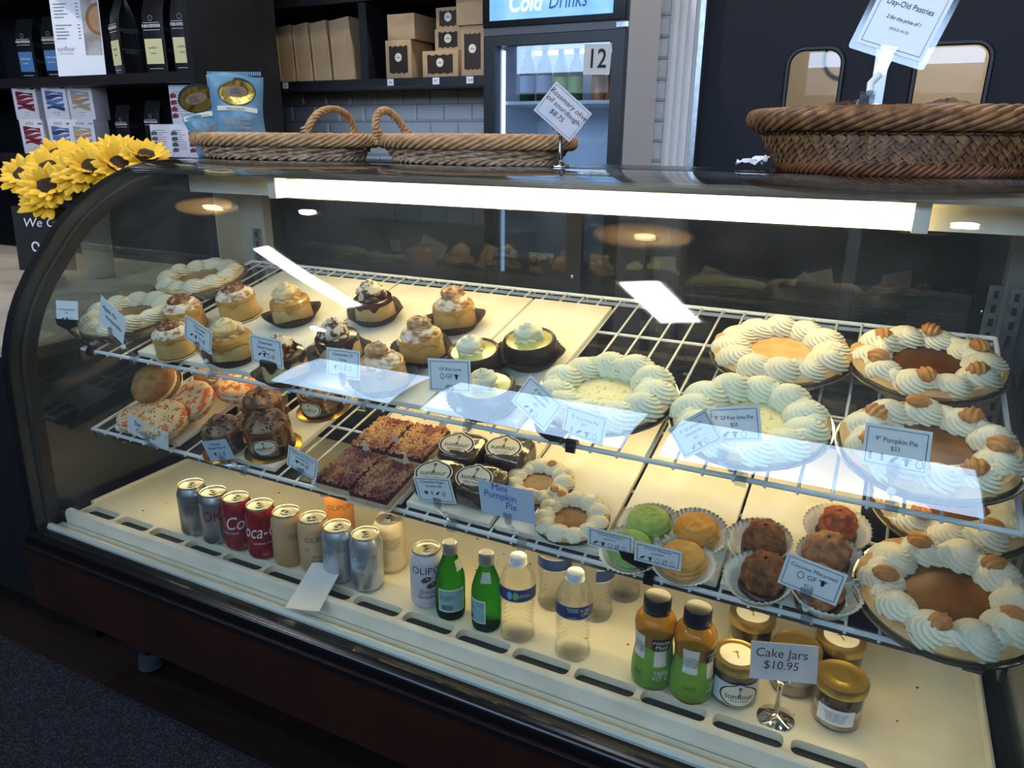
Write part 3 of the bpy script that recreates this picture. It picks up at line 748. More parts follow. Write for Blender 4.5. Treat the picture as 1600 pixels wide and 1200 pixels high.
# ------------------------------------------------------------------ chocolate mousse cups in clear collars
mousse = M('chocolate_mousse', '8a6046', .5, col2='7a523b', nscale=20)
mousse_lt = M('caramel_mousse', 'a06a48', .5, col2='8f5c3c', nscale=20)
cake_dk = M('dark_cake', '33221a', .8, col2='271812', nscale=90, bump=.5, bscale=130)
goldb = M('gold_board', 'c79a3c', .25, metal=.9)
lab_w = M('cream_label', 'ece6d4', .5)
def sun_label(parent, m, w_=.034, h_=.024, wrap=None):
    n = 40; pts = []
    for k in range(n):
        a = 2*PI*k/n; bump_ = .12*max(0, math.cos((a-PI/2)*1.0))**40
        pts.append((w_*math.cos(a), h_*(math.sin(a)+bump_*1.6)))
    def ring(s0, s1, d):
        v = [(x*s0, -d, z*s0) for x, z in pts]+[(x*s1, -d, z*s1) for x, z in pts]
        return MB().add(v, [(i, (i+1) % n, n+(i+1) % n, n+i) for i in range(n)])
    disc = MB().add([(0, -.0003, 0)]+[(x, -.0003, z) for x, z in pts], [(0, 1+i, 1+(i+1) % n) for i in range(n)])
    rg = ring(.93, .85, .0008)
    def bend(mb):
        if wrap: mb.v = [((wrap-y)*math.sin(x/wrap), wrap-(wrap-y)*math.cos(x/wrap), z) for x, y, z in mb.v]
        return mb
    # subdivide the disc radially so that it bends with the cylinder
    if wrap:
        disc = MB().grid(lambda u, v: (w_*(2*u-1), -.0003, h_*(2*v-1)*math.sqrt(max(0, 1-(2*u-1)**2))), 21, 5)
    lb = put('logo_label', bend(disc).mesh('logo_label', lab_w, smooth=False), parent, m=m)
    put('label_ring', bend(rg).mesh('label_ring', ink_blk, smooth=False), lb)
    if wrap:
        text(lb, 'sunflour', w_*.42, Tm(0, wrap, -h_*.05), ink_blk, wrap=wrap+.0010)
        text(lb, 'baking company', w_*.14, Tm(0, wrap, -h_*.42), ink_blk, wrap=wrap+.0010)
    else:
        text(lb, 'sunflour', w_*.42, Tm(0, -.001, -h_*.05), ink_blk)
        text(lb, 'baking company', w_*.14, Tm(0, -.001, -h_*.42), ink_blk)
    put('sunflower_mark', MB().box(-.0006, .0006, -.0012, -.001, -h_*.1, h_*.55).merge(MB().lathe([(w_*.09, 0), (w_*.09, .0004)], 10).xf(Tm(0, -.0010, h_*.68) @ Rx(PI/2))).mesh('sunflower_mark', M('label_gold', '8a6a1e', .5), smooth=False), lb)
    return lb
collar = clear('acetate_collar', 'f4ece4', f0=.07)
def mousse_cup(label, m, r=.046, h=.062, body=None, logo=None, shav=True):
    t = thing('mousse_cake', label, 'cake', m, 'mousse cakes on the lower shelf')
    put('gold_board', MB().lathe([(r*1.22, 0), (r*1.25, .0008), (r*1.22, .0018)], 48, lambda i, a, q, z: q*(1+.01*math.cos(36*a))), t, goldb)
    put('cake_base', MB().lathe([(r*.97, .002), (r*.98, .004), (r*.98, .019), (r*.97, .02)], 40), t, cake_dk)
    put('mousse', MB().lathe([(r*.975, .02), (r*.975, h*.86), (r*.9, h*.87), (.001, h*.88)], 40), t, body or mousse)
    put('clear_collar', MB().lathe([(r, .001), (r, h), (r-.0008, h), (r-.0008, .001)], 48, cap0=False, cap1=False), t, collar)
    def fn(u, v):
        a = 2*PI*u; q = math.cos(v*PI/2)**.55*r*.9; n = noise.noise(Vector((math.cos(a)*q*55, math.sin(a)*q*55, h*100+r*777)))*.016
        return (q*math.cos(a), q*math.sin(a), .022*math.sin(v*PI/2)+n*math.sin(v*PI/2))
    put('cream_topping', MB().grid(fn, 48, 16, wrapu=True), t, M('chocolate_cream', '6a4a3a', .5, col2='a27f68', nscale=34, lo=.45, hi=.6, bump=.5, bscale=60), Tm(0, 0, h*.86))
    if shav:
        s = MB()
        for k in range(46):
            a = random.uniform(0, 2*PI); q = r*.85*math.sqrt(random.random()); z = h*.86+.022*math.sqrt(max(0, 1-(q/(r*.9))**2))+.002
            s.merge(MB().box(-.004, .004, -.0016, .0016, -.0012, .0012), Tm(q*math.cos(a), q*math.sin(a), z) @ Rz(random.uniform(0, 6)) @ Rx(random.uniform(-1, 1)) @ Ry(random.uniform(-.6, .6)))
        put('chocolate_shavings', s.mesh('chocolate_shavings', M('dark_chocolate', '2a1811', .35), smooth=False), t)['kind'] = 'stuff'
    if logo is not None: sun_label(t, Rz(logo) @ Tm(0, -r-.0006, h*.48), .027, .019, wrap=r)
    return t
mousse_cup('chocolate mousse cup with shavings nearest the front wire, no label showing', shelf_m('L', -1.205, 1.048, .004, .2), .045, .060)
mousse_cup('chocolate mousse cup with the oval sunflour label facing front', shelf_m('L', -1.100, 1.075, BRD, 0), .049, .068, logo=.52)
mousse_cup('light chocolate mousse cup behind the other two', shelf_m('L', -1.205, 1.165, .004, .6), .047, .058, mousse_lt)
mousse_cup('caramel mousse cup under the upper shelf with an oval label', shelf_m('L', -1.095, 1.235, BRD, 0), .050, .056, mousse_lt, logo=.15, shav=False)

# ------------------------------------------------------------------ berry crumble bars
crumb_g = M('oat_crumble', 'dba86c', .7, col2='9a5648', nscale=28, ndet=5, lo=.46, hi=.64)
crumb_d = M('dark_oat_crumble', 'b08062', .7, col2='6b3038', nscale=30, ndet=5, lo=.42, hi=.62)
jam = M('berry_jam', '4a1626', .3, col2='5d2030', nscale=50)
short = M('shortbread', 'd9bf96', .7, col2='cbae82', nscale=60)
parch = M('parchment', 'e6d3bc', .6, alpha=.75)
def crumb_bar(label, x, y, mat, w_=.086, d=.112, corner=None):
    m = shelf_m('L', x, y, BRD)
    t = thing('crumble_bar', label, 'bar', m, 'berry crumble bars')
    put('shortbread_base', MB().box(-w_/2, w_/2, -d/2, d/2, .001, .013).mesh('shortbread_base', short, bevel=.002), t)
    put('jam_layer', MB().box(-w_/2+.0005, w_/2-.0005, -d/2+.0005, d/2-.0005, .0125, .021).mesh('jam_layer', jam, bevel=.002), t)
    cr = MB(); rnd = random.Random(int(x*1000+y*777))
    unit = [(0, 0, 1)]+[(.85*math.cos(q), .85*math.sin(q), .45) for q in [k*PI/3 for k in range(6)]]+[(math.cos(q), math.sin(q), -.35) for q in [(k+.5)*PI/3 for k in range(6)]]
    uf = [(0, 1+k, 1+(k+1) % 6) for k in range(6)]+[(1+k, 7+k, 1+(k+1) % 6) for k in range(6)]+[(7+k, 7+(k+1) % 6, 1+(k+1) % 6) for k in range(6)]
    nx, ny = 17, 22
    for i in range(nx):
        for j in range(ny):
            q = rnd.uniform(.0022, .0040)
            X = (i+.5+rnd.uniform(-.45, .45))/nx-.5; Y = (j+.5+rnd.uniform(-.45, .45))/ny-.5
            cr.merge(MB().add(unit, uf), Tm(X*(w_-.004), Y*(d-.004), .0215+rnd.uniform(0, .0045)) @ Rz(rnd.uniform(0, 6)) @ Rx(rnd.uniform(-.5, .5)) @ Sc(q, q*rnd.uniform(.8, 1.3), q*.9))
    put('crumble_top', cr.mesh('crumble_top', mat, ang=0), t)['kind'] = 'stuff'
    put('parchment', MB().grid(lambda u, v: ((u-.5)*w_*1.15, (v-.5)*d*1.12, .0004+.001*math.sin(u*9)), 6, 6), t, parch)
    if corner:
        cx, cy = corner
        put('parchment_flap', MB().add([(cx-.012, cy-.006, .002), (cx+.020, cy+.004, .002), (cx-.002, cy+.010, .046), (cx-.0115, cy-.0055, .002), (cx+.020, cy+.0045, .002), (cx-.002, cy+.0105, .046)], [(0, 1, 2), (3, 5, 4), (0, 3, 4, 1), (1, 4, 5, 2), (2, 5, 3, 0)]), t, parch)
    return t
crumb_bar('purple berry crumble bar at the back left of the four', -.876, 1.168, crumb_g, corner=(.043, -.02))
crumb_bar('golden berry crumble bar at the back right of the four', -.785, 1.168, crumb_g, corner=(.02, .055))
crumb_bar('berry crumble bar at the front left of the four', -.872, 1.050, crumb_d, corner=(.0, .052))
crumb_bar('dark berry crumble bar at the front right of the four', -.782, 1.040, crumb_d, corner=(.015, .05))
# ------------------------------------------------------------------ wrapped chocolate loaves
loaf_m = M('chocolate_bread', '2c1d16', .6, col2='4a3328', nscale=60, ndet=5, bump=.6, bscale=120)
film = clear('cling_film', 'fdfdfd', f0=.09, rough=.10)
def loaf(label, x, y, w_=.088, d=.085, h=.050, rz=0, tilt=0):
    m = shelf_m('L', x, y, BRD, rz)
    t = thing('wrapped_bread', label, 'bread', m, 'film-wrapped chocolate breads')
    def sh(s, nz, ph):
        def fn(u, v):
            a = 2*PI*u; b = (v-.5)*PI; c = math.cos(b); sg = lambda q: math.copysign(abs(q)**.45, q)
            n = 1+nz*noise.noise(Vector((math.cos(a)*3+ph, math.sin(a)*3, v*6)))
            return (s*w_/2*sg(math.cos(a))*abs(c)**.4*n, s*d/2*sg(math.sin(a))*abs(c)**.4*n, h/2+s*h/2*sg(math.sin(b))*n)
        return MB().grid(fn, 40, 18, wrapu=True)
    put('bread', sh(.97, .06, x*30), t, loaf_m)
    put('film_wrap', sh(1.01, .08, x*30), t, film)
    sun_label(t, Tm(-.006, -.012, h+.003) @ Rz(.15) @ Rx(-PI/2+.30), .037, .026)
    return t
loaf('wrapped chocolate bread at the back left of the four', -.672, 1.158)
loaf('wrapped chocolate bread at the back right of the four', -.580, 1.178)
loaf('wrapped chocolate bread at the front left, behind the zucchini card', -.670, 1.068, rz=.1)
loaf('wrapped chocolate bread at the front right, behind the mini pumpkin pie note', -.588, 1.078, rz=-.1)
# ------------------------------------------------------------------ mini pumpkin pies
def mini(label, x, y, ph, lv):
    return pie(label, shelf_m('L', x, y, BRD, 0), pump_m, cream_m, 11, lv, R_=.064, ph=ph, rr=.086, kscale=1.08, group='mini pumpkin pies', name='mini_pumpkin_pie')
mini('mini pumpkin pie at the back behind its handwritten note', -.498, 1.130, .2, [(1.4, .085, .3), (-.5, .085, 2)])
mini('mini pumpkin pie at the front right of its handwritten note', -.405, 1.062, .6, [(-2.0, .05, .6), (2.3, .095, 1.2)])
# ------------------------------------------------------------------ big macarons
def macaron(label, x, y, col, rz, cup=cup_wide):
    t = thing('macaron', label, 'macaron', shelf_m('L', x, y, BRD, rz), 'large macarons in paper cups')
    c1 = M('macaron_'+col[0], col[0], .75, col2=col[1], nscale=45, bump=.5, bscale=150)
    put('paper_cup', cup, t)
    r = .0345
    def dome(flip, s):
        def fn(u, v):
            a = 2*PI*u; q = math.sin(v*PI/2)**.8*r; n = noise.noise(Vector((math.cos(a)*q*150, math.sin(a)*q*150, s)))*.0022+.0013*math.cos(v*17)
            return (q*math.cos(a), q*math.sin(a), flip*(.0155*math.cos(v*PI/2)**.6+n*(1-v)))
        return MB().grid(fn, 48, 16, wrapu=True)
    ft = lambda: MB().lathe([(r*.9, -.002), (r*1.04, -.0015), (r*1.05, .002), (r*.98, .004)], 90, lambda i, a, q, z: q*(1+.015*math.cos(31*a+i)+.01*math.cos(47*a)))
    put('bottom_shell', dome(-1, 1), t, c1, Tm(0, 0, .017))
    put('filling', MB().lathe([(r*.9, 0), (r*.95, .003), (r*.9, .006)], 40), t, cream_m, Tm(0, 0, .0165))
    put('shell_foot', ft(), t, c1, Tm(0, 0, .0155)); put('shell_foot', ft(), t, c1, Tm(0, 0, .0235))
    put('top_shell', dome(1, 2), t, c1, Tm(0, 0, .0255))
    return t
macaron('green macaron at the back of the pair', -.277, 1.088, ('9db866', '8aa656'), .3)
macaron('green macaron at the front, half behind the black-clipped cards', -.287, 1.022, ('9cb96a', '88a556'), 1.2)
macaron('orange macaron at the back of the pair', -.200, 1.096, ('d09a45', 'bd8432'), 2)
macaron('orange macaron at the front under the black-clipped cards', -.203, 1.026, ('d3a355', 'c08d3e'), 3)
# ------------------------------------------------------------------ coconut macaroons
coco = M('toasted_coconut', 'a0622c', .8, col2='5e3117', nscale=70, ndet=5, lo=.35, hi=.65, bump=1, bscale=170)
coco_lt = M('golden_coconut', 'c08a58', .8, col2='8f5630', nscale=70, ndet=5, lo=.35, hi=.65, bump=1, bscale=170)
choc_dip = M('chocolate_dip', '33190f', .3)
def macaroon(label, x, y, mat, rz=0, r=.034, h=.060):
    t = thing('coconut_macaroon', label, 'macaroon', shelf_m('L', x, y, BRD, rz), 'coconut macaroons in paper cups')
    put('paper_cup', cup_me, t, m=Tm(-.006, .004, 0) @ Sc(1.08, 1.08, 1.35) @ Ry(-.08))
    def fn(u, v):
        a = 2*PI*u; b = v*PI*.97+.03; n = 1+.20*noise.noise(Vector((math.cos(a)*math.sin(b)*3.2, math.sin(a)*math.sin(b)*3.2, v*3+x*40)))+.10*noise.noise(Vector((math.cos(a)*14, math.sin(a)*14, v*14+x)))
        q = r*math.sin(b)**.7*(1.06-.25*(1-v))*n
        return (q*math.cos(a), q*math.sin(a), .003+h*(.5+.5*math.cos(b))*(.85+.15*n))
    put('coconut_body', MB().grid(fn, 60, 34, wrapu=True).mesh('coconut_body', mat, ang=0), t)
    put('chocolate_base', MB().lathe([(r*.75, .001), (r*1.02, .004), (r*1.04, .011), (r*.95, .014)], 40, lambda i, a, q, z: q*(1+.04*math.cos(5*a))), t, choc_dip)
    return t
macaroon('dark toasted coconut macaroon at the back left', -.094, 1.100, coco, .2)
macaroon('dark toasted coconut macaroon at the front left', -.082, 1.030, coco, 1)
macaroon('golden coconut macaroon alone at the back right', .006, 1.180, M('bright_coconut', 'c4682c', .8, col2='8a3f1a', nscale=70, ndet=5, lo=.35, hi=.65, bump=1, bscale=170), 2, .030, .052)
macaroon('pale coconut macaroon behind its framed card', -.003, 1.105, coco_lt, 3)
macaroon('pale coconut macaroon at the front under its framed card', -.004, 1.030, coco_lt, 4)

# ------------------------------------------------------------------ drink cans
can_prof = [(.023, .0025), (.0245, .0), (.0265, .0015), (.0325, .011), (.033, .014), (.033, .1005), (.0322, .1045), (.0285, .1135), (.0272, .1165)]
CANR = .0333
def can_lid():
    return MB().lathe([(.0272, .1165), (.0281, .1185), (.0284, .1205), (.0277, .1218), (.0268, .1215), (.0262, .1195), (.0256, .1165), (.024, .1160), (.001, .1162)], 48, cap0=False)
lid_me = can_lid().mesh('can_lid', M('can_lid_aluminium', 'd6d2c6', .3, metal=.95))
def tab():
    mb = MB()
    o = rrect(-.008, .008, -.011, .011, .0075, 4); h = rrect(-.004, .004, -.008, -.002, .0028, 4)
    for k in range(1): pass
    n = len(o)
    v = [(x, y, 0) for x, y in o]+[(x, y, .0012) for x, y in o]
    f = [tuple(reversed(range(n))), tuple(range(n, 2*n))]+[(i, (i+1) % n, n+(i+1) % n, n+i) for i in range(n)]
    mb.add(v, f)
    return mb
tab_me = tab().mesh('pull_tab', alu)
hole_me = MB().add([(x, y, .0014) for x, y in rrect(-.0045, .0045, -.0085, -.002, .003, 4)], [tuple(range(20))]).mesh('tab_hole', gap_shade, smooth=False)
can_lo = MB().lathe(can_prof, 56, cap1=False)
def can(label, x, y, mat, rz=0, top=None, tabrot=0, texts=(), z=0):
    t = thing('drink_can', label, 'can', Tm(x, y, z) @ Rz(rz), 'drink cans on the bottom deck')
    put('can_body', can_lo.mesh('can_body', mat), t)
    l = put('can_lid', lid_me, t)
    tb = put('pull_tab', tab_me, t, m=Rz(tabrot) @ Tm(0, .003, .1175))
    put('tab_hole', hole_me, tb); put('tab_hole', hole_me, tb, m=Rz(PI))
    for body, size, ang, zz, mt, sh, sx in texts:
        text(t, body, size, Rz(D2(ang)) @ Tm(0, 0, zz), mt, wrap=CANR, shear=sh, sx=sx)
    return t
silver = M('silver_can', 'b4b9c4', .3, metal=.85, col2='a8aebb', nscale=8)
red = M('red_can', '9c1522', .25, metal=.25, col2='8e111d', nscale=5, coat=.3)
tan = M('tan_can', 'c3a074', .4, col2='b8946a', nscale=12)
tan2 = M('tan_can_orange', 'c8a57c', .4, col2='bd9870', nscale=12)
orange_c = M('orange_can', 'e0954a', .35)
blue_c = M('ice_blue_can', 'c3ccd8', .28, metal=.75, col2='b3bccb', nscale=6)
wht_c = M('cream_can', 'd9c7a8', .4)
lil_c = M('lilac_can', 'c7c6d2', .35)
t_red = M('print_maroon', '7c1f33', .5); t_wht = M('print_white', 'e6e2e6', .5); t_blk = ink_blk
t_br = M('print_brown', '6d5138', .5); t_bl = M('print_blue', '3f7fb8', .5); t_gr = M('print_grey', '6e7078', .5)
FACE = 48  # degrees around which printed fronts turn to look towards the camera for cans on the left
can('silver cola can at the far left of the row', -1.316, 1.025, silver, 0, None, .6,
    [('Calories', .008, 45, .088, t_red, 0, 1), ('nutrition facts\nserving size 1 can\nsodium\nsugars 0g', .0055, 45, .072, t_red, 0, 1), ('oke', .034, -70, .065, t_red, 0, .8)])
can('silver diet cola can second from the left', -1.243, 1.021, silver, 0, None, 1.2,
    [('Diet', .011, 62, .091, t_red, .3, 1), ('OKE', .036, 46, .073, t_red, .1, .85), ('12 FL OZ', .004, 20, .018, t_red, 0, 1)])
can('red cola can beside the silver cans', -1.178, 1.025, red, 0, None, .2,
    [('Col', .044, 36, .071, t_wht, .35, .78), ('ORIGINAL TASTE', .006, 5, .048, t_wht, 0, 1), ('12 FL OZ\n355 mL', .004, 70, .016, t_wht, 0, 1)])
can('red cola can beside the tan can', -1.107, 1.023, red, 0, None, 1.0,
    [('oca-Co', .044, 50, .070, t_wht, .35, .72), ('ORIGINAL TASTE', .006, 48, .043, t_wht, 0, 1), ('355 mL', .004, 50, .016, t_wht, 0, 1)])
can('plain tan soda can turned to its ingredients side', -1.036, 1.026, tan, 0, None, 1.5,
    [('OL', .016, -35, .080, t_br, .1, 1), ('sparkling tonic\nprebiotics\nplant fiber\nbotanicals', .0045, 62, .075, t_br, 0, 1)])
can('tan orange squeeze soda can', -.968, 1.032, tan2, 0, None, 2.2,
    [('OLIPOP', .017, 55, .084, t_br, .0, 1), ('Orange\nSqueeze', .011, 55, .040, t_blk, 0, 1), ('A NEW\nKIND OF\nSODA', .0035, 12, .062, t_br, 0, 1)])
can('orange soda can behind the tan cans', -1.012, 1.165, orange_c, 0, None, .5, [('OLIPOP', .017, 40, .084, t_br, 0, 1)])
can('silver-blue can behind the loose white card', -.900, 1.026, blue_c, 0, None, 0,
    [('OPP', .020, -12, .074, t_bl, 0, 1), ('nutrition facts\nserving size\ncalories 35', .0042, 50, .082, t_gr, 0, 1)])
can('pale blue can in front of the cream can', -.831, 1.028, blue_c, 0, None, .9,
    [('OP', .020, 4, .078, t_bl, 0, 1), ('POP', .013, 16, .060, t_bl, 0, 1), ('sparkling\ntonic', .0045, 14, .046, t_gr, 0, 1), ('ingredients\nwater\nfruit juice', .0042, 66, .082, t_red, 0, 1)])
can('cream soda can printed with ingredients, behind the pale blue can', -.830, 1.105, wht_c, 0, None, .3,
    [('ingredients carbonated\nwater cassava root\nfiber chicory root\njerusalem artichoke\nnatural flavors\nbotanical extract\nstevia leaf', .0046, 45, .072, t_blk, 0, 1)])
dc = can('lilac soda can with two dark fruit pictures, beside the green bottles', -.694, 1.038, lil_c, 0, None, .8,
    [('OLIPOP', .021, 40, .088, t_blk, 0, 1), ('Doctor\nGoodwin', .0125, 40, .038, t_blk, 0, 1), ('a new kind of soda', .004, 40, .018, t_gr, 0, 1)])
prune = M('plum_print', '5a2530', .5)
for aa, zz in ((30, .070), (48, .058)):
    mb = MB().add([(.0337*math.sin(.010*math.cos(q)/.0337), -.0337*math.cos(.010*math.cos(q)/.0337), .0062*math.sin(q)+.003*math.cos(q)) for q in [2*PI*k/20 for k in range(20)]], [tuple(range(20))])
    put('fruit_print', mb.mesh('fruit_print', prune, smooth=False), dc, m=Rz(D2(aa)) @ Tm(0, 0, zz))

# ------------------------------------------------------------------ bottles
green_gl = liquid('green_glass', '66bb3c', .5, .02, 1.2)
cap_sl = M('silver_cap', 'b3b4ba', .35, metal=.8)
lab_blue = M('pale_blue_label', '86b3bd', .5, col2='79a7b4', nscale=30)
lab_edge = M('label_edge', 'dfe6e4', .5)
def wrap_rect(r, a0, a1, z0, z1, n=14):
    return MB().grid(lambda u, v: (r*math.sin(a0+(a1-a0)*u), -r*math.cos(a0+(a1-a0)*u), z0+(z1-z0)*v), n, 2)
def green_bottle(label, x, y, rz):
    t = thing('glass_bottle', label, 'bottle', Tm(x, y, 0) @ Rz(rz), 'green glass water bottles')
    put('bottle_glass', MB().lathe([(.022, .0), (.0255, .002), (.0275, .008), (.0282, .02), (.0282, .075), (.0270, .088), (.022, .106), (.0165, .120), (.0128, .131), (.0122, .137), (.0122, .140)], 40), t, green_gl)
    put('cap', MB().lathe([(.0138, .134), (.0146, .138), (.0146, .150), (.0128, .1555), (.001, .156)], 40, lambda i, a, r, z: r*(1+.015*math.cos(40*a)) if i < 3 else r), t, cap_sl)
    put('cap_top', MB().lathe([(.0118, .1558), (.0118, .1564), (.001, .1566)], 24), t, M('navy_cap_print', '26304a', .35))
    e = put('label_border', wrap_rect(.0285, -.95, .95, .022, .070), t, lab_edge)
    l = put('label', wrap_rect(.0288, -.88, .88, .0245, .0675), t, lab_blue)
    text(t, 'S.P', .011, Rz(.55) @ Tm(0, 0, .060), t_gr, wrap=.0291); text(t, 'natural mineral water\nbottled at source\nwith added carbonation\n250 ml', .0036, Rz(-.35) @ Tm(0, 0, .052), ink, wrap=.0291)
    bars = MB()
    for k in range(13): bars.merge(wrap_rect(.0291, -.70+k*.06, -.70+k*.06+(.035 if k % 3 else .02), .027, .037, 2))
    put('barcode', bars.mesh('barcode', ink_blk, smooth=False), t)
    put('neck_label', MB().grid(lambda u, v: ((.0232-.0075*v)*math.sin(.5+.9*u), -(.0232-.0075*v)*math.cos(.5+.9*u), .104+.019*v), 8, 4), t, M('neck_grey', 'aebdb4', .5))
    return t
green_bottle('green glass bottle beside the lilac can', -.634, 1.026, D2(35))
green_bottle('green glass bottle beside the water bottles', -.556, 1.026, D2(-30))
water_m = liquid('clear_water_bottle', 'feffff', .34, .0, 1.22)
cap_w = M('white_translucent_cap', 'd8dde4', .4)
lab_navy = M('navy_label', '2c3f78', .4, col2='24356a', nscale=20)
def water_bottle(label, x, y, rz, main=True):
    t = thing('water_bottle', label, 'bottle', Tm(x, y, 0) @ Rz(rz), 'clear water bottles')
    def rp(i, a, r, z):
        k = 1 if .004 < z < .082 else 0
        return r*(1+k*(.022*math.sin(z*640+math.sin(3*a)*1.1)+.012*math.cos(6*a+z*90)))
    prof = [(.018, 0), (.028, .001), (.0315, .006)]+[(.032-.0026*math.sin((z-.01)/.075*PI), z) for z in [.01+.075*k/26 for k in range(27)]]
    prof += [(.0322, .088), (.0325, .092), (.0325, .117), (.0318, .121), (.0300, .129), (.0262, .138), (.020, .146), (.0148, .150), (.0135, .153), (.0135, .158)]
    put('bottle_body', MB().lathe(prof, 48, rp), t, water_m)
    put('neck_ring', MB().lathe([(.0140, .1515), (.0165, .152), (.0165, .1535), (.0140, .154)], 32), t, cap_w)
    put('cap', MB().lathe([(.0148, .1545), (.0150, .156), (.0150, .166), (.0140, .1675), (.001, .168)], 40, lambda i, a, r, z: r*(1+.02*math.cos(36*a)) if 0 < i < 3 else r), t, cap_w)
    put('label', wrap_rect(.0329, -1.75, 1.75, .091, .118, 36), t, lab_navy)
    for z0 in (.0915, .1165): put('label_stripe', wrap_rect(.0331, -1.75, 1.75, z0, z0+.0013, 36), t, t_wht)
    return t
wb = water_bottle('clear water bottle with round green and blue emblems on a navy label', -.492, 1.026, D2(20))
for a, c in ((-.35, '6fa8d8'), (-.02, '7fae6e')):
    mb = MB().grid(lambda u, v: (.0334*math.sin(a+.16*(2*u-1)), -.0334*math.cos(a+.16*(2*u-1)), .1045+.008*(2*v-1)*math.sqrt(max(0, 1-(2*u-1)**2))), 9, 3)
    put('emblem', mb.mesh('emblem', M('emblem_'+c, c, .5)), wb)
text(wb, 'purified water\nrecycle 16.9 fl oz', .004, Rz(.42) @ Tm(0, 0, .104), t_wht, wrap=.0333)
wc = water_bottle('clear water bottle at the front with purified water on its navy label', -.383, 1.026, D2(15))
text(wc, 'PURIFIED\nWATER', .0052, Rz(.05) @ Tm(0, 0, .110), t_wht, wrap=.0333); text(wc, 'PURE\nLIFE', .0085, Rz(.70) @ Tm(0, 0, .105), t_wht, wrap=.0333)
text(wc, '8 FL OZ', .0036, Rz(.05) @ Tm(0, 0, .0955), t_wht, wrap=.0333)
water_bottle('clear water bottle behind the emblem bottle', -.470, 1.145, .5)
water_bottle('clear water bottle behind the front bottle', -.385, 1.150, 2)
water_bottle('clear water bottle farthest back', -.356, 1.235, 3)
juice_l = M('apple_juice', 'd8982f', .08, trans=.55, ior=1.2, coat=.3)
gl = M('green_juice_label', '7fa83a', .4, col2='5f8f2c', nscale=9)
def juice(label, x, y, rz, brand):
    t = thing('juice_bottle', label, 'bottle', Tm(x, y, 0) @ Rz(rz), 'apple juice bottles')
    put('bottle_body', MB().lathe([(.022, 0), (.030, .001), (.034, .008), (.035, .018), (.0345, .04), (.0318, .062), (.0300, .076), (.0312, .092), (.0335, .104), (.0342, .115), (.0325, .125), (.027, .134), (.0205, .139), (.0195, .142)], 44), t, juice_l)
    put('cap', MB().lathe([(.0195, .138), (.0228, .139), (.0228, .142), (.0215, .143), (.0225, .146), (.0222, .163), (.0205, .166), (.001, .1665)], 44, lambda i, a, r, z: r*(1+.018*math.cos(40*a)) if 3 < i < 6 else r), t, M('navy_cap', '181c2a', .35))
    put('sleeve_label', MB().lathe([(.0345, .010), (.0354, .018), (.0349, .04), (.0322, .062), (.0304, .076), (.0308, .083)], 44, cap0=False, cap1=False), t, gl)
    R_ = lambda z: .0350-.0048*max(0, min(1, (z-.03)/.046)) if z < .078 else .0304+.0040*min(1, (z-.078)/.028)
    def panel(a0, a1, z0, z1, mat, nm, off=.0007):
        put(nm, MB().grid(lambda u, v: ((R_(z0+(z1-z0)*v)+off)*math.sin(a0+(a1-a0)*u), -(R_(z0+(z1-z0)*v)+off)*math.cos(a0+(a1-a0)*u), z0+(z1-z0)*v), 10, 8), t, mat)
    panel(-1.05, -.30, .062, .108, M('white_print', 'e4e2dc', .5), 'nutrition_panel', .0012)
    text(t, 'Nutrition Facts\n1 serving\nCalories  120\nTotal Fat 0g\nSodium 15mg\nSugars 28g', .0044, Rz(-.66) @ Tm(0, 0, .086), ink_blk, wrap=.0338)
    panel(.05, .95, .082, .106, M('brand_black', '16181c', .4), 'brand_panel', .0014)
    text(t, 'Minute\nMaid', .0105, Rz(.50) @ Tm(0, 0, .0945), t_wht, wrap=.0350, shear=.15)
    panel(.20, .85, .052, .080, M('apple_slice', 'e3d6cc', .5), 'apple_print', .0012)
    text(t, '100%\nVIT C', .012, Rz(.55) @ Tm(0, 0, .036), t_wht, wrap=.0368)
    text(t, 'apple juice from\nconcentrate\nwith vitamin c', .0036, Rz(-.6) @ Tm(0, 0, .036), ink, wrap=.0365)
    return t
juice('apple juice bottle with the black brand panel showing', -.238, 1.024, D2(5), True)
juice('apple juice bottle turned to its nutrition panel', -.172, 1.022, D2(42), False)

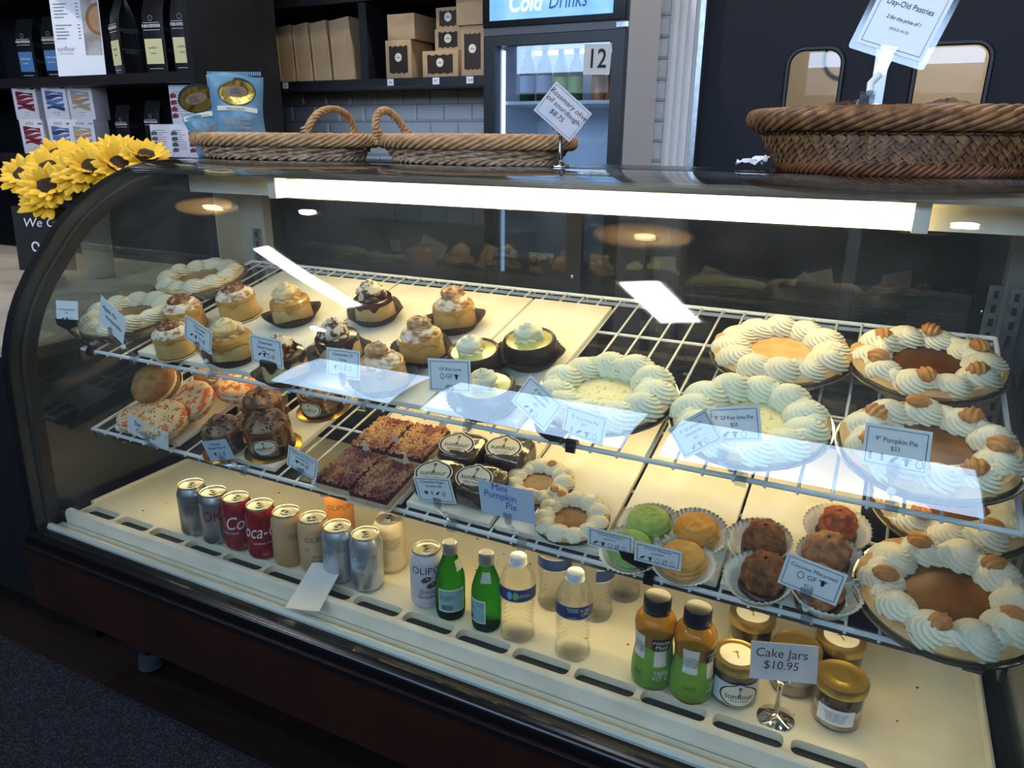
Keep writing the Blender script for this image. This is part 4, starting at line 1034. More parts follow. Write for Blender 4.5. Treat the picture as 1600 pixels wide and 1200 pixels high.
# ------------------------------------------------------------------ cake jars
jar_gl = clear('jar_glass', 'f6f6f2', f0=.06)
gold_lid = M('gold_lid', 'c4a863', .3, metal=.85, col2='b89a52', nscale=14)
def jar(label, x, y, rz, toplab=True, front=None, h=.080):
    t = thing('cake_jar', label, 'jar', Tm(x, y, 0) @ Rz(rz), 'cake jars on the bottom deck')
    r = .0375
    put('cake_layer', MB().lathe([(r*.85, .003), (r*.93, .006), (r*.93, .024), (r*.92, .025)], 36), t, M('pale_cake', 'c9ab86', .8, col2='b7946c', nscale=60))
    put('cream_layer', MB().lathe([(r*.93, .025), (r*.935, .035), (r*.92, .036)], 36), t, M('jar_cream', 'dcd3c4', .6))
    put('chocolate_layer', MB().lathe([(r*.93, .036), (r*.935, .058), (r*.90, .060), (.001, .061)], 36), t, M('jar_chocolate', '2f1c18', .7, col2='442a22', nscale=60))
    put('jar_glass', MB().lathe([(.001, 0), (r*.85, 0), (r*.98, .004), (r, .010), (r, .056), (r*.97, .064), (r*.98, .070), (r*.95, .070), (r*.94, .063), (r*.965, .055), (r*.965, .010), (.001, .002)], 44, cap0=False, cap1=False), t, jar_gl)
    put('lid', MB().lathe([(r*1.04, .064), (r*1.07, .066), (r*1.07, .077), (r*1.03, .0805), (r*.98, .0795), (r*.94, .0785), (r*.45, .079), (r*.43, .0795), (r*.30, .0795), (.001, .079)], 48), t, gold_lid)
    if toplab:
        l = put('lid_label', MB().lathe([(r*.74, .0793), (r*.74, .0799), (.001, .080)], 36), t, lab_w)
        put('lid_mark', MB().box(-.001, .001, -.010, .008, .0801, .0804).merge(MB().box(-.006, .004, .004, .006, .0801, .0804)), t, M('label_gold', '8a6a1e', .5))
    if front == 'logo':
        put('front_label', wrap_rect(r+.0008, -1.2, 1.2, .012, .050, 22), t, M('blue_white_label', 'c9d6e4', .5))
        sun_label(t, Tm(0, -r-.0018, .030), .034, .022, wrap=r+.0018)
    elif front == 'plain':
        put('front_label', MB().grid(lambda u, v: ((r+.0008)*math.sin(-.75+1.5*u), -(r+.0008)*math.cos(-.75+1.5*u), .016+.028*v), 16, 2), t, paper_w)
        text(t, 'ingredients flour sugar\nbutter eggs cocoa\nvanilla cream salt\nkeep refrigerated\n412 main street', .0042, Tm(0, 0, .030), ink, wrap=r+.0014)
    return t
jar('cake jar with white lid label at the back left', -.104, 1.175, .3, True)
jar('cake jar with the sunflour front label, left of the cake jars sign', -.108, 1.050, D2(22), True, 'logo')
jar('gold-lidded cake jar behind the cake jars sign', -.024, 1.118, 0, False)
jar('cake jar with white lid label at the back right', .040, 1.175, .5, True)
jar('gold-lidded cake jar with a plain printed label, right of the sign', .047, 1.072, D2(-2), False, 'plain')

# ------------------------------------------------------------------ cards, notes and their clips
def Rcard(yaw, pit, rol): return Rz(D2(yaw)) @ Rx(D2(pit)) @ Ry(D2(rol))
def symbols(parent, keys, y, size, mat):
    """little allergen pictures: e egg, c cow, w wheat, n nut, h heart, o crossed egg"""
    mb = MB(); n = len(keys); s = size
    for i, k in enumerate(keys):
        cx = (i-(n-1)/2)*s*1.25
        def ell(rx, rz, r2=.8, ox=0, oz=0, egg=0):
            N_ = 24; pts = [(math.cos(2*PI*q/N_)*(1-egg*math.sin(2*PI*q/N_)), math.sin(2*PI*q/N_)) for q in range(N_)]
            v = [(cx+ox+rx*a, -.0009, y+oz+rz*b_) for a, b_ in pts]+[(cx+ox+rx*r2*a, -.0009, y+oz+rz*r2*b_) for a, b_ in pts]
            mb.add(v, [(q, (q+1) % N_, N_+(q+1) % N_, N_+q) for q in range(N_)])
        def poly(pts): mb.add([(cx+a*s, -.0009, y+b_*s) for a, b_ in pts], [tuple(range(len(pts)))])
        if k in 'eo': ell(s*.38, s*.48, .82, egg=.18)
        if k == 'o': poly([(-.35, -.40), (-.28, -.46), (.38, .38), (.31, .44)])
        if k == 'c':
            poly([(-.25, .35), (.25, .35), (.2, -.1), (.12, -.45), (-.12, -.45), (-.2, -.1)]); poly([(-.25, .33), (-.55, .2), (-.3, .1)]); poly([(.25, .33), (.3, .1), (.55, .2)])
        if k == 'w':
            for q in range(4): poly([(-.25, -.4+q*.2), (0, -.25+q*.2), (.25, -.4+q*.2), (0, -.1+q*.2)])
        if k == 'n': poly([(-.5, -.35), (-.1, -.30), (.5, .35), (.1, .33), (-.35, .02)])
        if k == 'h': poly([(0, -.4), (.42, .05), (.40, .32), (.2, .4), (0, .22), (-.2, .4), (-.40, .32), (-.42, .05)])
    put('symbols', mb.mesh('symbols', mat, smooth=False), parent)
def card(label, pose, lines=(), sym=None, border=True, name='price_card', cat='card', mat=None, group='price cards', symz=-.010, symsize=.0075, ink_=None):
    x, y, z, yaw, pit, rol, w_, h_ = pose
    t = thing(name, label, cat, Tm(x, y, z) @ Rcard(yaw, pit, rol), group)
    put('card_sheet', MB().box(-w_/2, w_/2, -.0003, .0003, -h_/2, h_/2), t, mat or paper_w)
    if border:
        a, b = w_/2-.004, h_/2-.004; e = .0007; d0, d1 = -.0008, -.0004
        put('border_line', MB().box(-a, a, d0, d1, b-e, b).box(-a, a, d0, d1, -b, -b+e).box(-a, -a+e, d0, d1, -b, b).box(a-e, a, d0, d1, -b, b), t, ink)
    for body, size, cx, cz, sh in lines: text(t, body, size, Tm(cx, -.0009, cz), ink_ or ink, shear=sh)
    if sym: symbols(t, sym, symz, symsize, ink_blk)
    return t
def clip(label, pose, wire, black=False, wide=False):
    """swivel sign clip gripping the shelf wire; wire = (x, y, z) of the front wire"""
    x, y, z, yaw, pit, rol, w_, h_ = pose
    bot = (Tm(x, y, z) @ Rcard(yaw, pit, rol)) @ Vector((0, 0, -h_/2))
    mt = black_gloss if black else acrylic
    bx = wire[0] if wire[0] is not None else bot.x
    base = Vector((bx, wire[1], wire[2]))
    t = thing('sign_clip', label, 'clip', Tm(*base), 'sign clips on the shelf wires')
    # clamp on the wire
    put('clamp', MB().prismx([(-.011, -.008), (-.012, .004), (-.005, .010), (.006, .010), (.010, .003), (.008, -.002), (.004, .004), (-.004, .004), (-.006, -.009)], -.008, .008), t, mt)
    top = Vector(bot)-base
    jt = Matrix.Translation(top) @ Rcard(yaw, pit, 0)
    wj = .030 if wide else .0085
    put('jaw', MB().prism([(-wj, .010), (wj, .010), (wj*.8, -.004), (.005, -.012), (-.005, -.012), (-wj*.8, -.004)], -.0028, -.0010).xf(jt), t, mt)
    put('jaw', MB().prism([(-wj, .007), (wj, .007), (wj*.8, -.004), (.005, -.012), (-.005, -.012), (-wj*.8, -.004)], .0010, .0028).xf(jt), t, mt)
    jb = jt @ Vector((0, 0, -.012)); a = Vector((0, -.002, .009))
    mid = (jb+a)/2
    put('stem', MB().tube([jb, mid, a], .0036, 8), t, mt)
    put('ball_joint', MB().lathe([(.0006, -.006), (.0040, -.0045), (.0060, 0), (.0040, .0045), (.0006, .006)], 16).xf(Matrix.Translation(mid)), t, M('frosted_joint', 'dfe6ee', .35) if not black else mt)
    return t
UW = lambda x: (x, 1.02, .399); LW = lambda x: (x, 1.01, .204)
P = {}
P['c1'] = (-1.597, .991, .493, 14.5, -10.8, -.5, .056, .051)
card('small white price card in the far left black clip', P['c1'], [('9" Gf pumpkin Pie', .0055, 0, .006, 0), ('$35', .005, 0, -.001, 0)], 'nce', border=False, symz=-.015, symsize=.009)
clip('black sign clip at the far left of the upper shelf', P['c1'], UW(-1.575), True, True)
P['c2'] = (-1.439, .986, .495, -8.2, -2.2, 23.4, .100, .064)
card('handwritten apple pie cheesecake card at the left of the upper shelf', P['c2'], [('Apple Pie', .014, -.012, .012, .15), ('cheesecake', .014, .006, -.004, .15), ('$8.95', .006, 0, -.022, 0)], None, border=False, ink_=ink_blk)
clip('clear sign clip under the apple pie cheesecake card', P['c2'], UW(-1.43))
P['c3'] = (-1.189, .991, .492, -5.4, 3, 17.8, .082, .053)
card('framed cheesecake card with a pumpkin picture', P['c3'], [('Cheesecake', .0075, .004, .014, 0), ('Pumpkin', .0075, .004, .005, 0), ('$8.95', .005, 0, -.019, 0)], 'nceo', symz=-.008, symsize=.0095)
clip('clear sign clip under the framed pumpkin cheesecake card', P['c3'], UW(-1.19))
P['c4'] = (-1.009, .990, .482, -4.1, 1.2, .8, .086, .056)
card('framed salted caramel cheesecake card', P['c4'], [('Cheesecake', .0078, 0, .016, 0), ('Salted Caramel', .0078, 0, .006, 0), ('$8.95', .005, 0, -.020, 0)], 'nceo', symz=-.008, symsize=.0095)
clip('clear sign clip under the salted caramel cheesecake card', P['c4'], UW(-1.0))
P['c5'] = (-.828, .991, .483, -5.1, -8.8, -3.5, .081, .053)
card('framed gluten free cheesecake card crossed by the window reflection', P['c5'], [('Cheesecake GF', .0078, 0, .016, 0), ('Turtle', .0070, 0, .007, 0), ('$8.95', .005, 0, -.019, 0)], 'ceoe', symz=-.007, symsize=.0095)
clip('clear sign clip under the gluten free cheesecake card', P['c5'], UW(-.81))
P['c6'] = (-.606, .991, .494, 3.3, -5.7, -4.6, .079, .056)
card('framed key lime tart card', P['c6'], [('GF Key Lime', .0078, .002, .011, 0), ('GF', .0105, .0, -.001, 0), ('$8.95', .005, 0, -.017, 0)], 'e c', symz=-.001, symsize=.0105)
clip('clear sign clip under the key lime tart card', P['c6'], UW(-.585))
P['c7'] = (-.446, .991, .473, -11, -25.4, 24, .082, .053)
card('framed pumpkin cheesecake card tilted in the wide black clip', P['c7'], [('8" Pumpkin', .0075, 0, .014, 0), ('Cheesecake', .0075, 0, .005, 0), ('$55', .006, 0, -.004, 0)], 'nce', symz=-.016, symsize=.009)
P['c8'] = (-.365, .990, .451, -5.1, -5.3, 5.6, .072, .047)
card('framed key lime pie card right of the wide black clip', P['c8'], [('9" Key lime Pie', .0075, 0, .008, 0), ('$33', .006, 0, .0, 0)], 'wnce', symz=-.013, symsize=.0105)
clip('wide black sign clip in the middle of the upper shelf', (-.418, .994, .452, -8, -8, 9, .08, .05), UW(-.395), True, True)
P['c9'] = (-.197, .992, .467, -18.3, 1, -40, .076, .05)
card('framed gluten free pumpkin cheesecake card turned on its corner', P['c9'], [('8" Gf pumpkin', .0072, 0, .012, 0), ('cheesecake', .0072, 0, .004, 0), ('$65', .006, 0, -.004, 0)], 'nce', symz=-.015, symsize=.0095)
P['c10'] = (-.145, .996, .491, -17.5, -11.3, -17, .077, .05)
card('framed 9 inch gluten free key lime pie card', P['c10'], [('9" Gf Key lime Pie', .0078, 0, .009, 0), ('$35', .0075, 0, -.001, 0)], 'nce', symz=-.014, symsize=.0105)
clip('clear sign clip holding the two gluten free pie cards', (-.160, .994, .468, -17, -5, -12, .08, .05), UW(-.130))
P['c11'] = (.056, .981, .500, -30, -11.8, -9.5, .084, .055)
card('framed 9 inch pumpkin pie card', P['c11'], [('9" Pumpkin Pie', .0088, 0, .009, 0), ('$33', .008, 0, -.001, 0)], 'wwnce', symz=-.0145, symsize=.0125)
clip('clear sign clip under the 9 inch pumpkin pie card', P['c11'], UW(.066))
P['l1'] = (-1.374, .981, .251, 5.2, 3.7, 14.9, .114, .046)
card('long handwritten sandwich cookies card', P['l1'], [('Sandwich', .017, -.006, .009, .1), ('Cookies!', .015, -.006, -.008, .1)], None, border=False, ink_=ink_blk, mat=M('stained_card', 'e6e6ec', .55, col2='d9c9b0', nscale=30, lo=.55, hi=.7))
clip('clear sign clip under the sandwich cookies card', P['l1'], LW(-1.40))
P['l2'] = (-1.158, .978, .253, 4.4, 9.4, -15.5, .072, .047)
card('blue-tinted chocolate mousse cake card', P['l2'], [('Chocolate', .0075, 0, .015, 0), ('Mousse Cake Gf', .0075, 0, .006, 0)], 'ceo', border=False, symz=-.008, symsize=.010, mat=M('bluish_card', 'b9cbe0', .55))
clip('clear sign clip under the chocolate mousse card', P['l2'], LW(-1.12))
P['l3'] = (-.932, .978, .273, 0, 3.5, 15.6, .073, .047)
card('framed blueberry raspberry crumble bar card', P['l3'], [('Blueberry Raspberry', .0062, 0, .014, 0), ('Crumble Bars', .0062, 0, .006, 0), ('GF', .0095, 0, -.004, 0), ('$4.85', .005, 0, -.016, 0)], 'h o', symz=-.004, symsize=.0098)
clip('clear sign clip under the crumble bar card', P['l3'], LW(-.905))
P['l4'] = (-.633, .978, .284, .4, 7.2, -9.8, .078, .051)
card('framed chocolate zucchini bread card', P['l4'], [('Chocolate Vegan', .0070, 0, .016, 0), ('Zucchini Gf', .0070, 0, .008, 0), ('$5.25', .005, 0, -.018, 0)], 'hwno', symz=-.006, symsize=.0098)
clip('clear sign clip under the zucchini bread card', P['l4'], LW(-.615))
P['l5'] = (-.492, .978, .295, -4, 5.7, -2.9, .106, .063)
card('blank-backed note with mini pumpkin pie written in blue marker', P['l5'], [('Mini\nPumpkin\n        Pie', .0185, -.012, .008, .1)], None, border=False, ink_=M('blue_marker', '2b4fa8', .5), mat=M('blue_note', 'c6d4ee', .55))
clip('clear sign clip under the mini pumpkin pie note', P['l5'], LW(-.475))
P['l6a'] = (-.307, .970, .275, 3.7, 8.7, 1.9, .073, .036)
card('framed french macaron card on the left of the double black clip', P['l6a'], [('French Macaron', .0062, 0, .010, 0), ('pistachio', .0055, 0, .003, 0)], 'nceoe', symz=-.008, symsize=.009)
P['l6b'] = (-.231, .970, .270, 2, 6.4, 1, .072, .036)
card('framed french macaron card on the right of the double black clip', P['l6b'], [('French Macaron', .0062, 0, .010, 0), ('pumpkin', .0055, 0, .003, 0)], 'nceoe', symz=-.008, symsize=.009)
clip('wide black double sign clip in front of the macarons', (-.262, .973, .272, 3, 7, 2, .08, .040), LW(-.250), True, True)
P['l7'] = (-.016, .978, .290, -1.6, -.8, 9.1, .080, .052)
card('framed coconut macaroon card', P['l7'], [('Coconut Macaroon', .0080, 0, .012, 0), ('GF', .0105, 0, 0, 0), ('$3.25', .006, 0, -.013, 0)], 'e c', symz=0, symsize=.0120)
clip('clear sign clip under the coconut macaroon card', P['l7'], LW(-.015))
# loose card lying across the sill
lc = thing('blank_card', 'blank white card lying across the front sill by the cans', 'card', Tm(-.902, .953, .0225) @ Rz(.30) @ Rx(D2(9)))
put('card_sheet', MB().box(-.034, .034, -.066, .066, -.0003, .0003), lc, paper_w)
put('tape_strip', MB().box(-.020, .030, -.058, -.030, .0003, .0006), lc, M('clear_tape', 'f2f4fa', .15))

# chrome ring sign stands
def ring_stand(label, m, h, ringr, baser):
    t = thing('sign_stand', label, 'sign stand', m, 'chrome ring sign stands')
    put('base', MB().lathe([(baser, 0), (baser, .002), (baser*.95, .004), (baser*.3, .010), (.004, .013)], 40), t, chrome)
    put('stem', MB().lathe([(.004, .010), (.004, h-.006), (.0055, h-.004), (.0055, h), (.003, h+.002)], 16), t, chrome)
    put('ring', MB().tube([(ringr*math.sin(2*PI*k/36), 0, h+ringr-ringr*math.cos(2*PI*k/36)) for k in range(36)], .0013, 8, True), t, chrome)
    put('ring', MB().tube([(ringr*math.sin(2*PI*k/36), .003, h+ringr-ringr*math.cos(2*PI*k/36)) for k in range(36)], .0013, 8, True), t, chrome)
    return t
pinkc = M('pastel_card', 'dcd3d2', .55, col2='c9cbd6', nscale=22, lo=.35, hi=.65)
ring_stand('chrome ring stand holding the cake jars sign', Tm(-.037, 1.026, 0) @ Rz(.25), .070, .0165, .029)
card('handwritten cake jars sign on a chrome stand', (-.037, 1.020, .112, 15.6, -12, -2.3, .098, .060), [('Cake Jars', .020, -.004, .013, .1), ('$10.95', .019, -.004, -.006, .1)], None, border=False, name='price_sign', cat='sign', mat=pinkc, ink_=M('brown_marker', '4b3a34', .6), group='handwritten signs')

# ------------------------------------------------------------------ baskets on top of the case
TOPZ = .8130
wil = M('willow', 'c39a6c', .5, col2='a2764a', nscale=60, stretch=(1, 1, 1), lo=.35, hi=.65)
wil2 = M('willow_grey', 'b4967a', .55, col2='8c6d52', nscale=60)
brn = M('brown_wicker', '7a4a28', .45, col2='54301a', nscale=50)
brn2 = M('tan_wicker', '8e6238', .5, col2='613d22', nscale=50)
def rope(rx, ry, z, nst, R_, turns, sr, ph=0, n=None):
    """strands twisted round an oval ring"""
    mb = MB(); n = n or int(turns*10)
    for s_ in range(nst):
        pts = []
        for k in range(n):
            a = 2*PI*k/n; b = turns*a+2*PI*s_/nst+ph
            e = R_*math.cos(b); pts.append((( rx+e)*math.cos(a), (ry+e)*math.sin(a), z+R_*math.sin(b)))
        mb.tube(pts, sr, 5, True)
    return mb
def weave_side(rx0, ry0, rx1, ry1, z0, z1, rows, nst, sr, wob=.004):
    mb = MB()
    for r in range(rows):
        f = r/(rows-1) if rows > 1 else 0; rx = rx0+(rx1-rx0)*f; ry = ry0+(ry1-ry0)*f; z = z0+(z1-z0)*f; n = 120
        mb.tube([((rx+wob*math.sin(nst/2*2*PI*k/n+r*PI))*math.cos(2*PI*k/n), (ry+wob*math.sin(nst/2*2*PI*k/n+r*PI))*math.sin(2*PI*k/n), z+.0015*math.sin(k*.9+r*2)) for k in range(n)], sr, 5, True)
    return mb
def arch(x, y0, y1, z0, h, lean, nst=4, R_=.006, sr=.0042, turns=5):
    mb = MB(); N_ = 48
    for s_ in range(nst):
        pts = []
        for k in range(N_):
            t = k/(N_-1); a = PI*t
            c = Vector((x+lean*math.sin(a), (y0+y1)/2-(y1-y0)/2*math.cos(a), z0+h*math.sin(a)**.8))
            b = turns*2*PI*t+2*PI*s_/nst
            o = Vector((0, -math.cos(a), math.sin(a)))
            pts.append(c+o*(R_*math.cos(b))+Vector((1, 0, 0))*(R_*math.sin(b)))
        mb.tube(pts, sr, 5)
    return mb
def tray(label, m, rx, ry, h, hx, hy, lean, hh):
    t = thing('willow_basket', label, 'basket', m, 'willow tray baskets')
    put('basket_floor', MB().lathe([(.001, .003), (1, .003), (1, .007), (.001, .007)], 60, sx=rx*.82, sy=ry*.82), t, wil2)
    put('side_weave', weave_side(rx*.84, ry*.84, rx*.94, ry*.93, .005, h*.62, 6, 34, .0042).mesh('side_weave', wil2, ang=0), t)['kind'] = 'stuff'
    put('rim_braid', rope(rx*.97, ry*.95, h*.78, 8, .0125, 8, .0056, n=150).mesh('rim_braid', wil, ang=0), t)['kind'] = 'stuff'
    put('foot_braid', rope(rx*.85, ry*.85, .006, 3, .0045, 18, .0038).mesh('foot_braid', wil2, ang=0), t)['kind'] = 'stuff'
    put('handle', arch(hx, -hy, hy, h*.62, hh, lean).mesh('handle', wil, ang=0), t)
    for s_ in (-1, 1):
        put('handle_wrap', MB().tube([(hx+.010*math.cos(k*.9), s_*hy*.98+.010*math.sin(k*.9), h*.78+k*.0011) for k in range(28)], .003, 5), t, wil)
    return t
tray('willow tray basket with an arched handle, holding the blue chip bags', Tm(-1.475, 1.575, TOPZ) @ Rz(.03), .295, .125, .062, .165, .100, .012, .085)
tray('willow tray basket with its handle at the left, beside the sourdough sign', Tm(-.880, 1.560, TOPZ) @ Rz(-.02), .250, .110, .062, -.225, .062, -.022, .080)
# big brown basket
t = thing('wicker_basket', 'large dark brown woven basket on the right end of the case top', 'basket', Tm(.0, 1.585, TOPZ) @ Sc(1, 1, 1.16))
put('basket_floor', MB().lathe([(.001, .004), (1, .004), (1, .009), (.001, .009)], 60, sx=.19, sy=.125), t, brn)
put('base_braid', rope(.196, .132, .010, 6, .0095, 17, .0042).mesh('base_braid', brn, ang=0), t)['kind'] = 'stuff'
put('lining', MB().lathe([(.195, .012), (.212, .030), (.238, .066), (.236, .066), (.210, .030), (.193, .012)], 72, cap0=False, cap1=False, sy=.66), t, brn)
tw_ = MB()
for r in range(5):
    n = 64; z0 = .026+r*.0075
    for k in range(n):
        a = 2*PI*(k+.5*(r % 2))/n; f = (z0-.012)/.054; rx = .199+.044*f; ry = rx*.66
        c = Vector((rx*math.cos(a), ry*math.sin(a), z0)); tan_ = Vector((-rx*math.sin(a), ry*math.cos(a), 0)).normalized(); out = Vector((math.cos(a)*ry, math.sin(a)*rx, 0)).normalized()
        d = (tan_*.9+Vector((0, 0, .75 if r % 2 else -.75))).normalized(); s_ = out.cross(d)
        q = [c+d*u*.0130+s_*v*.0056+out*(.0016+.0012*w_) for w_ in (0, 1) for u, v in ((-1, -1), (1, -1), (1, 1), (-1, 1))]
        tw_.add(q, [(4, 5, 6, 7), (0, 1, 5, 4), (1, 2, 6, 5), (2, 3, 7, 6), (3, 0, 4, 7)])
put('herringbone_band', tw_.mesh('herringbone_band', brn2, smooth=False), t)['kind'] = 'stuff'
put('twisted_cord', rope(.208, .137, .022, 2, .0028, 44, .0026).mesh('twisted_cord', brn2, ang=0), t)
put('twisted_cord', rope(.243, .160, .062, 2, .0028, 48, .0026).mesh('twisted_cord', brn2, ang=0), t)
put('rim_braid', rope(.254, .169, .080, 9, .0130, 7, .0056, n=150).mesh('rim_braid', brn2, ang=0), t)['kind'] = 'stuff'
put('rim_strip', weave_side(.250, .166, .258, .172, .066, .072, 2, 24, .0042, .003).mesh('rim_strip', brn, ang=0), t)['kind'] = 'stuff'
for k in range(16):
    a = 2*PI*k/16+.2; ln = .05*math.sin(k*1.7)
    put('stake', MB().tube([(.206*math.cos(a), .138*math.sin(a), .020), (.249*math.cos(a+ln), .166*math.sin(a+ln), .066)], .0030, 6), t, brn2)
for k in range(4):
    a = -.75+k*.035
    put('handle_wrap', MB().tube([(.245*math.cos(a), .163*math.sin(a), .094), (.270*math.cos(a), .180*math.sin(a), .090), (.272*math.cos(a), .181*math.sin(a), .074), (.262*math.cos(a-.06), .174*math.sin(a-.06), .062)], .0042, 6), t, wil)
film2 = clear('pastry_film', 'f5f5f5', f0=.10, rough=.08)
for (x, y, z, lb) in ((-.09, 1.585, .858, 'film-wrapped day-old pastry at the left inside the brown basket'), (.07, 1.60, .860, 'film-wrapped day-old pastry at the right inside the brown basket')):
    w_ = thing('wrapped_pastry', lb, 'pastry', Tm(x, y, z), 'wrapped day-old pastries')
    def fn(u, v, s=1.0, k=0):
        a = 2*PI*u; b = (v-.5)*PI; n = 1+k*noise.noise(Vector((math.cos(a)*3, math.sin(a)*3, v*7+x*9)))
        return (.075*s*math.cos(a)*math.cos(b)*n, .06*s*math.sin(a)*math.cos(b)*n, .035+.045*s*math.sin(b)*n)
    put('pastry', MB().grid(lambda u, v: fn(u, v, .85, .1), 28, 14, wrapu=True), w_, M('baked_pastry', 'b98a52', .6, col2='9a6a38', nscale=30))
    put('film_wrap', MB().grid(lambda u, v: fn(u, v, 1.0, .25), 36, 18, wrapu=True), w_, film2)

# day-old sign in a long clear clip
SP = (-.012, 1.500, 1.082, 3, -8, 19, .110, .150)
s_ = thing('price_sign', 'laminated day-old pastries sign clipped to the brown basket', 'sign', Tm(SP[0], SP[1], SP[2]) @ Rcard(*SP[3:6]))
put('laminate', MB().prism(rrect(-.064, .064, -.086, .084, .006), -.0004, .0008), s_, clear('laminate', 'e8ecf2', f0=.08, rough=.1))
put('card_sheet', MB().box(-.055, .055, -.0012, -.0005, -.075, .075), s_, paper_w)
put('border_line', MB().box(-.049, .049, -.0018, -.0013, -.069, -.0683).box(-.049, .049, -.0018, -.0013, .0683, .069).box(-.049, -.0483, -.0018, -.0013, -.069, .069).box(.0483, .049, -.0018, -.0013, -.069, .069), s_, ink_blk)
text(s_, 'Day-Old Pastries', .0130, Tm(0, -.0020, -.002), ink_blk, sx=.86); text(s_, '2 for the price of 1', .0082, Tm(0, -.0020, -.024), ink_blk, shear=.2, sx=.9, bold=.0001)
text(s_, '(SOLD AS IS)', .0058, Tm(0, -.0020, -.040), ink_blk, shear=.1)
c_ = thing('sign_clip', 'long jointed clear clip on the rim of the brown basket', 'clip', Tm(-.055, 1.445, .908))
bot = (Tm(SP[0], SP[1], SP[2]) @ Rcard(*SP[3:6])) @ Vector((0, -.002, -.082)) - Vector((-.055, 1.445, .908))
jm = Matrix.Translation(bot) @ Rcard(3, -8, 12)
put('jaw', MB().prism([(-.014, .016), (.014, .016), (.010, .004), (.009, -.030), (-.009, -.030), (-.010, .004)], -.004, -.0022).xf(jm), c_, acrylic)
put('jaw', MB().prism([(-.012, .010), (.012, .010), (.009, -.030), (-.009, -.030)], .0022, .004).xf(jm), c_, acrylic)
e0 = jm @ Vector((0, 0, -.03)); e1 = Vector((.002, 0, .038))
put('link_arm', MB().tube([e0, (e0+e1)/2+Vector((-.006, 0, 0)), e1], .006, 10), c_, M('frosted_joint', 'dfe6ee', .35))
put('clamp', MB().prism([(-.012, .040), (.012, .040), (.010, .0), (.004, -.022), (-.002, -.022), (-.010, .0)], -.014, -.010).merge(MB().prism([(-.011, .036), (.011, .036), (.009, -.012), (-.009, -.012)], .010, .014)), c_, acrylic)
put('rungs', MB().box(-.009, .009, -.010, .010, .030, .034).box(-.008, .008, -.010, .010, .012, .015), c_, acrylic)

# sourdough sign
ring_stand('chrome ring stand holding the sourdough sign', Tm(-.632, 1.495, TOPZ) @ Rz(.45), .066, .0175, .022)
card('diamond-turned handwritten rosemary olive oil sourdough sign', (-.626, 1.490, .922, 34, -6.5, 39.5, .098, .074), [('Rosemary olive', .0155, 0, .019, .2), ('oil sourdough', .0155, -.002, .003, .2), ('$8.75', .0155, -.006, -.014, .2)], None, True, 'price_sign', 'sign', pinkc, 'handwritten signs', ink_=M('dark_ink', '2a2030', .6))

# chip bags
bagb = M('blue_foil_bag', '6690a4', .32, col2='587f94', nscale=7, bump=.25, bscale=12)
def chip_bag(label, m, w_=.135, h_=.185, big=True):
    t = thing('chip_bag', label, 'chip bag', m, 'blue chip bags in the willow basket')
    def fn(sgn):
        def g(u, v):
            X = (u-.5)*w_; Z = v*h_; e = (max(0, 1-(2*u-1)**2))**.6*max(0, math.sin(PI*min(1, max(0, v))))**.5
            n = noise.noise(Vector((u*5, v*6, sgn)))*.004
            return (X*(1+.05*math.cos(v*PI*2)), sgn*(.026*e+.0006)+n*e, Z+.006*math.sin(u*5)*(v))
        return g
    put('bag_front', MB().grid(fn(-1), 24, 28).mesh('bag_front', bagb, ang=0), t)
    put('bag_back', MB().grid(fn(1), 24, 28).mesh('bag_back', bagb, ang=0), t)
    cr = MB()
    for k in range(26): cr.box(-w_/2+k*w_/26, -w_/2+(k+.6)*w_/26, -.0012, .0012, h_-.002, h_+.008)
    put('crimped_seal', cr.mesh('crimped_seal', bagb, smooth=False), t)
    n = 36; f0 = fn(-1)
    def onbag(x, z, off):
        p = f0(x/w_+.5, z/h_); return (x, p[1]-off, z)
    def patch(cx, cz, rx, rz, off, mat, nm):
        mb = MB().grid(lambda u, v: onbag(cx+rx*(2*u-1), cz+rz*(2*v-1)*math.sqrt(max(.02, 1-(2*u-1)**2)), off), 15, 7); put(nm, mb.mesh(nm, mat), t)
    patch(.008, .146, .050, .036, .0016, M('bag_black', '2c2620', .4), 'logo_backing')  # dark oval, slightly larger, behind the gold logo
    patch(.010, .144, .046, .031, .0024, M('gold_foil', 'cba24a', .2, metal=.8, col2='8a6a2a', nscale=60, lo=.5, hi=.6), 'logo_patch')
    patch(.008, .146, .030, .014, .0032, M('potato_brown', '7d6250', .5), 'potato_print')
    rb = MB().grid(lambda u, v: onbag(-.045+.105*u, .098+.012*v-.006*u+.003*math.sin(u*PI), .0028), 16, 3); put('ribbon', rb.mesh('ribbon', M('ribbon_cream', 'd8d3bc', .5)), t)
    text(t, 'MAUI ONION', .0085, Tm(.008, -.0335, .102) @ Ry(.05), ink_blk, sx=.95); text(t, 'DEEP\nRIVER', .0105, Tm(.010, -.0335, .146), ink_blk)
    text(t, 'Artfully Flavored\nPartially Popped\nIrish Cut Recipe', .0125, Tm(.010, -.0345, .066), M('tan_print', 'a9855a', .5), sx=.86)
    return t
chip_bag('largest blue chip bag with a gold potato logo in the willow basket', Tm(-1.605, 1.555, TOPZ+.022) @ Rz(.45) @ Rx(-.05), .145, .190)
chip_bag('blue chip bag tucked behind the largest one', Tm(-1.680, 1.590, TOPZ+.008) @ Rz(.75) @ Rx(-.10) @ Ry(-.10), .120, .140)
chip_bag('smallest visible blue chip bag leaning at the left of the basket', Tm(-1.690, 1.545, TOPZ+.010) @ Rz(.55) @ Rx(.15) @ Ry(-.25), .095, .105)

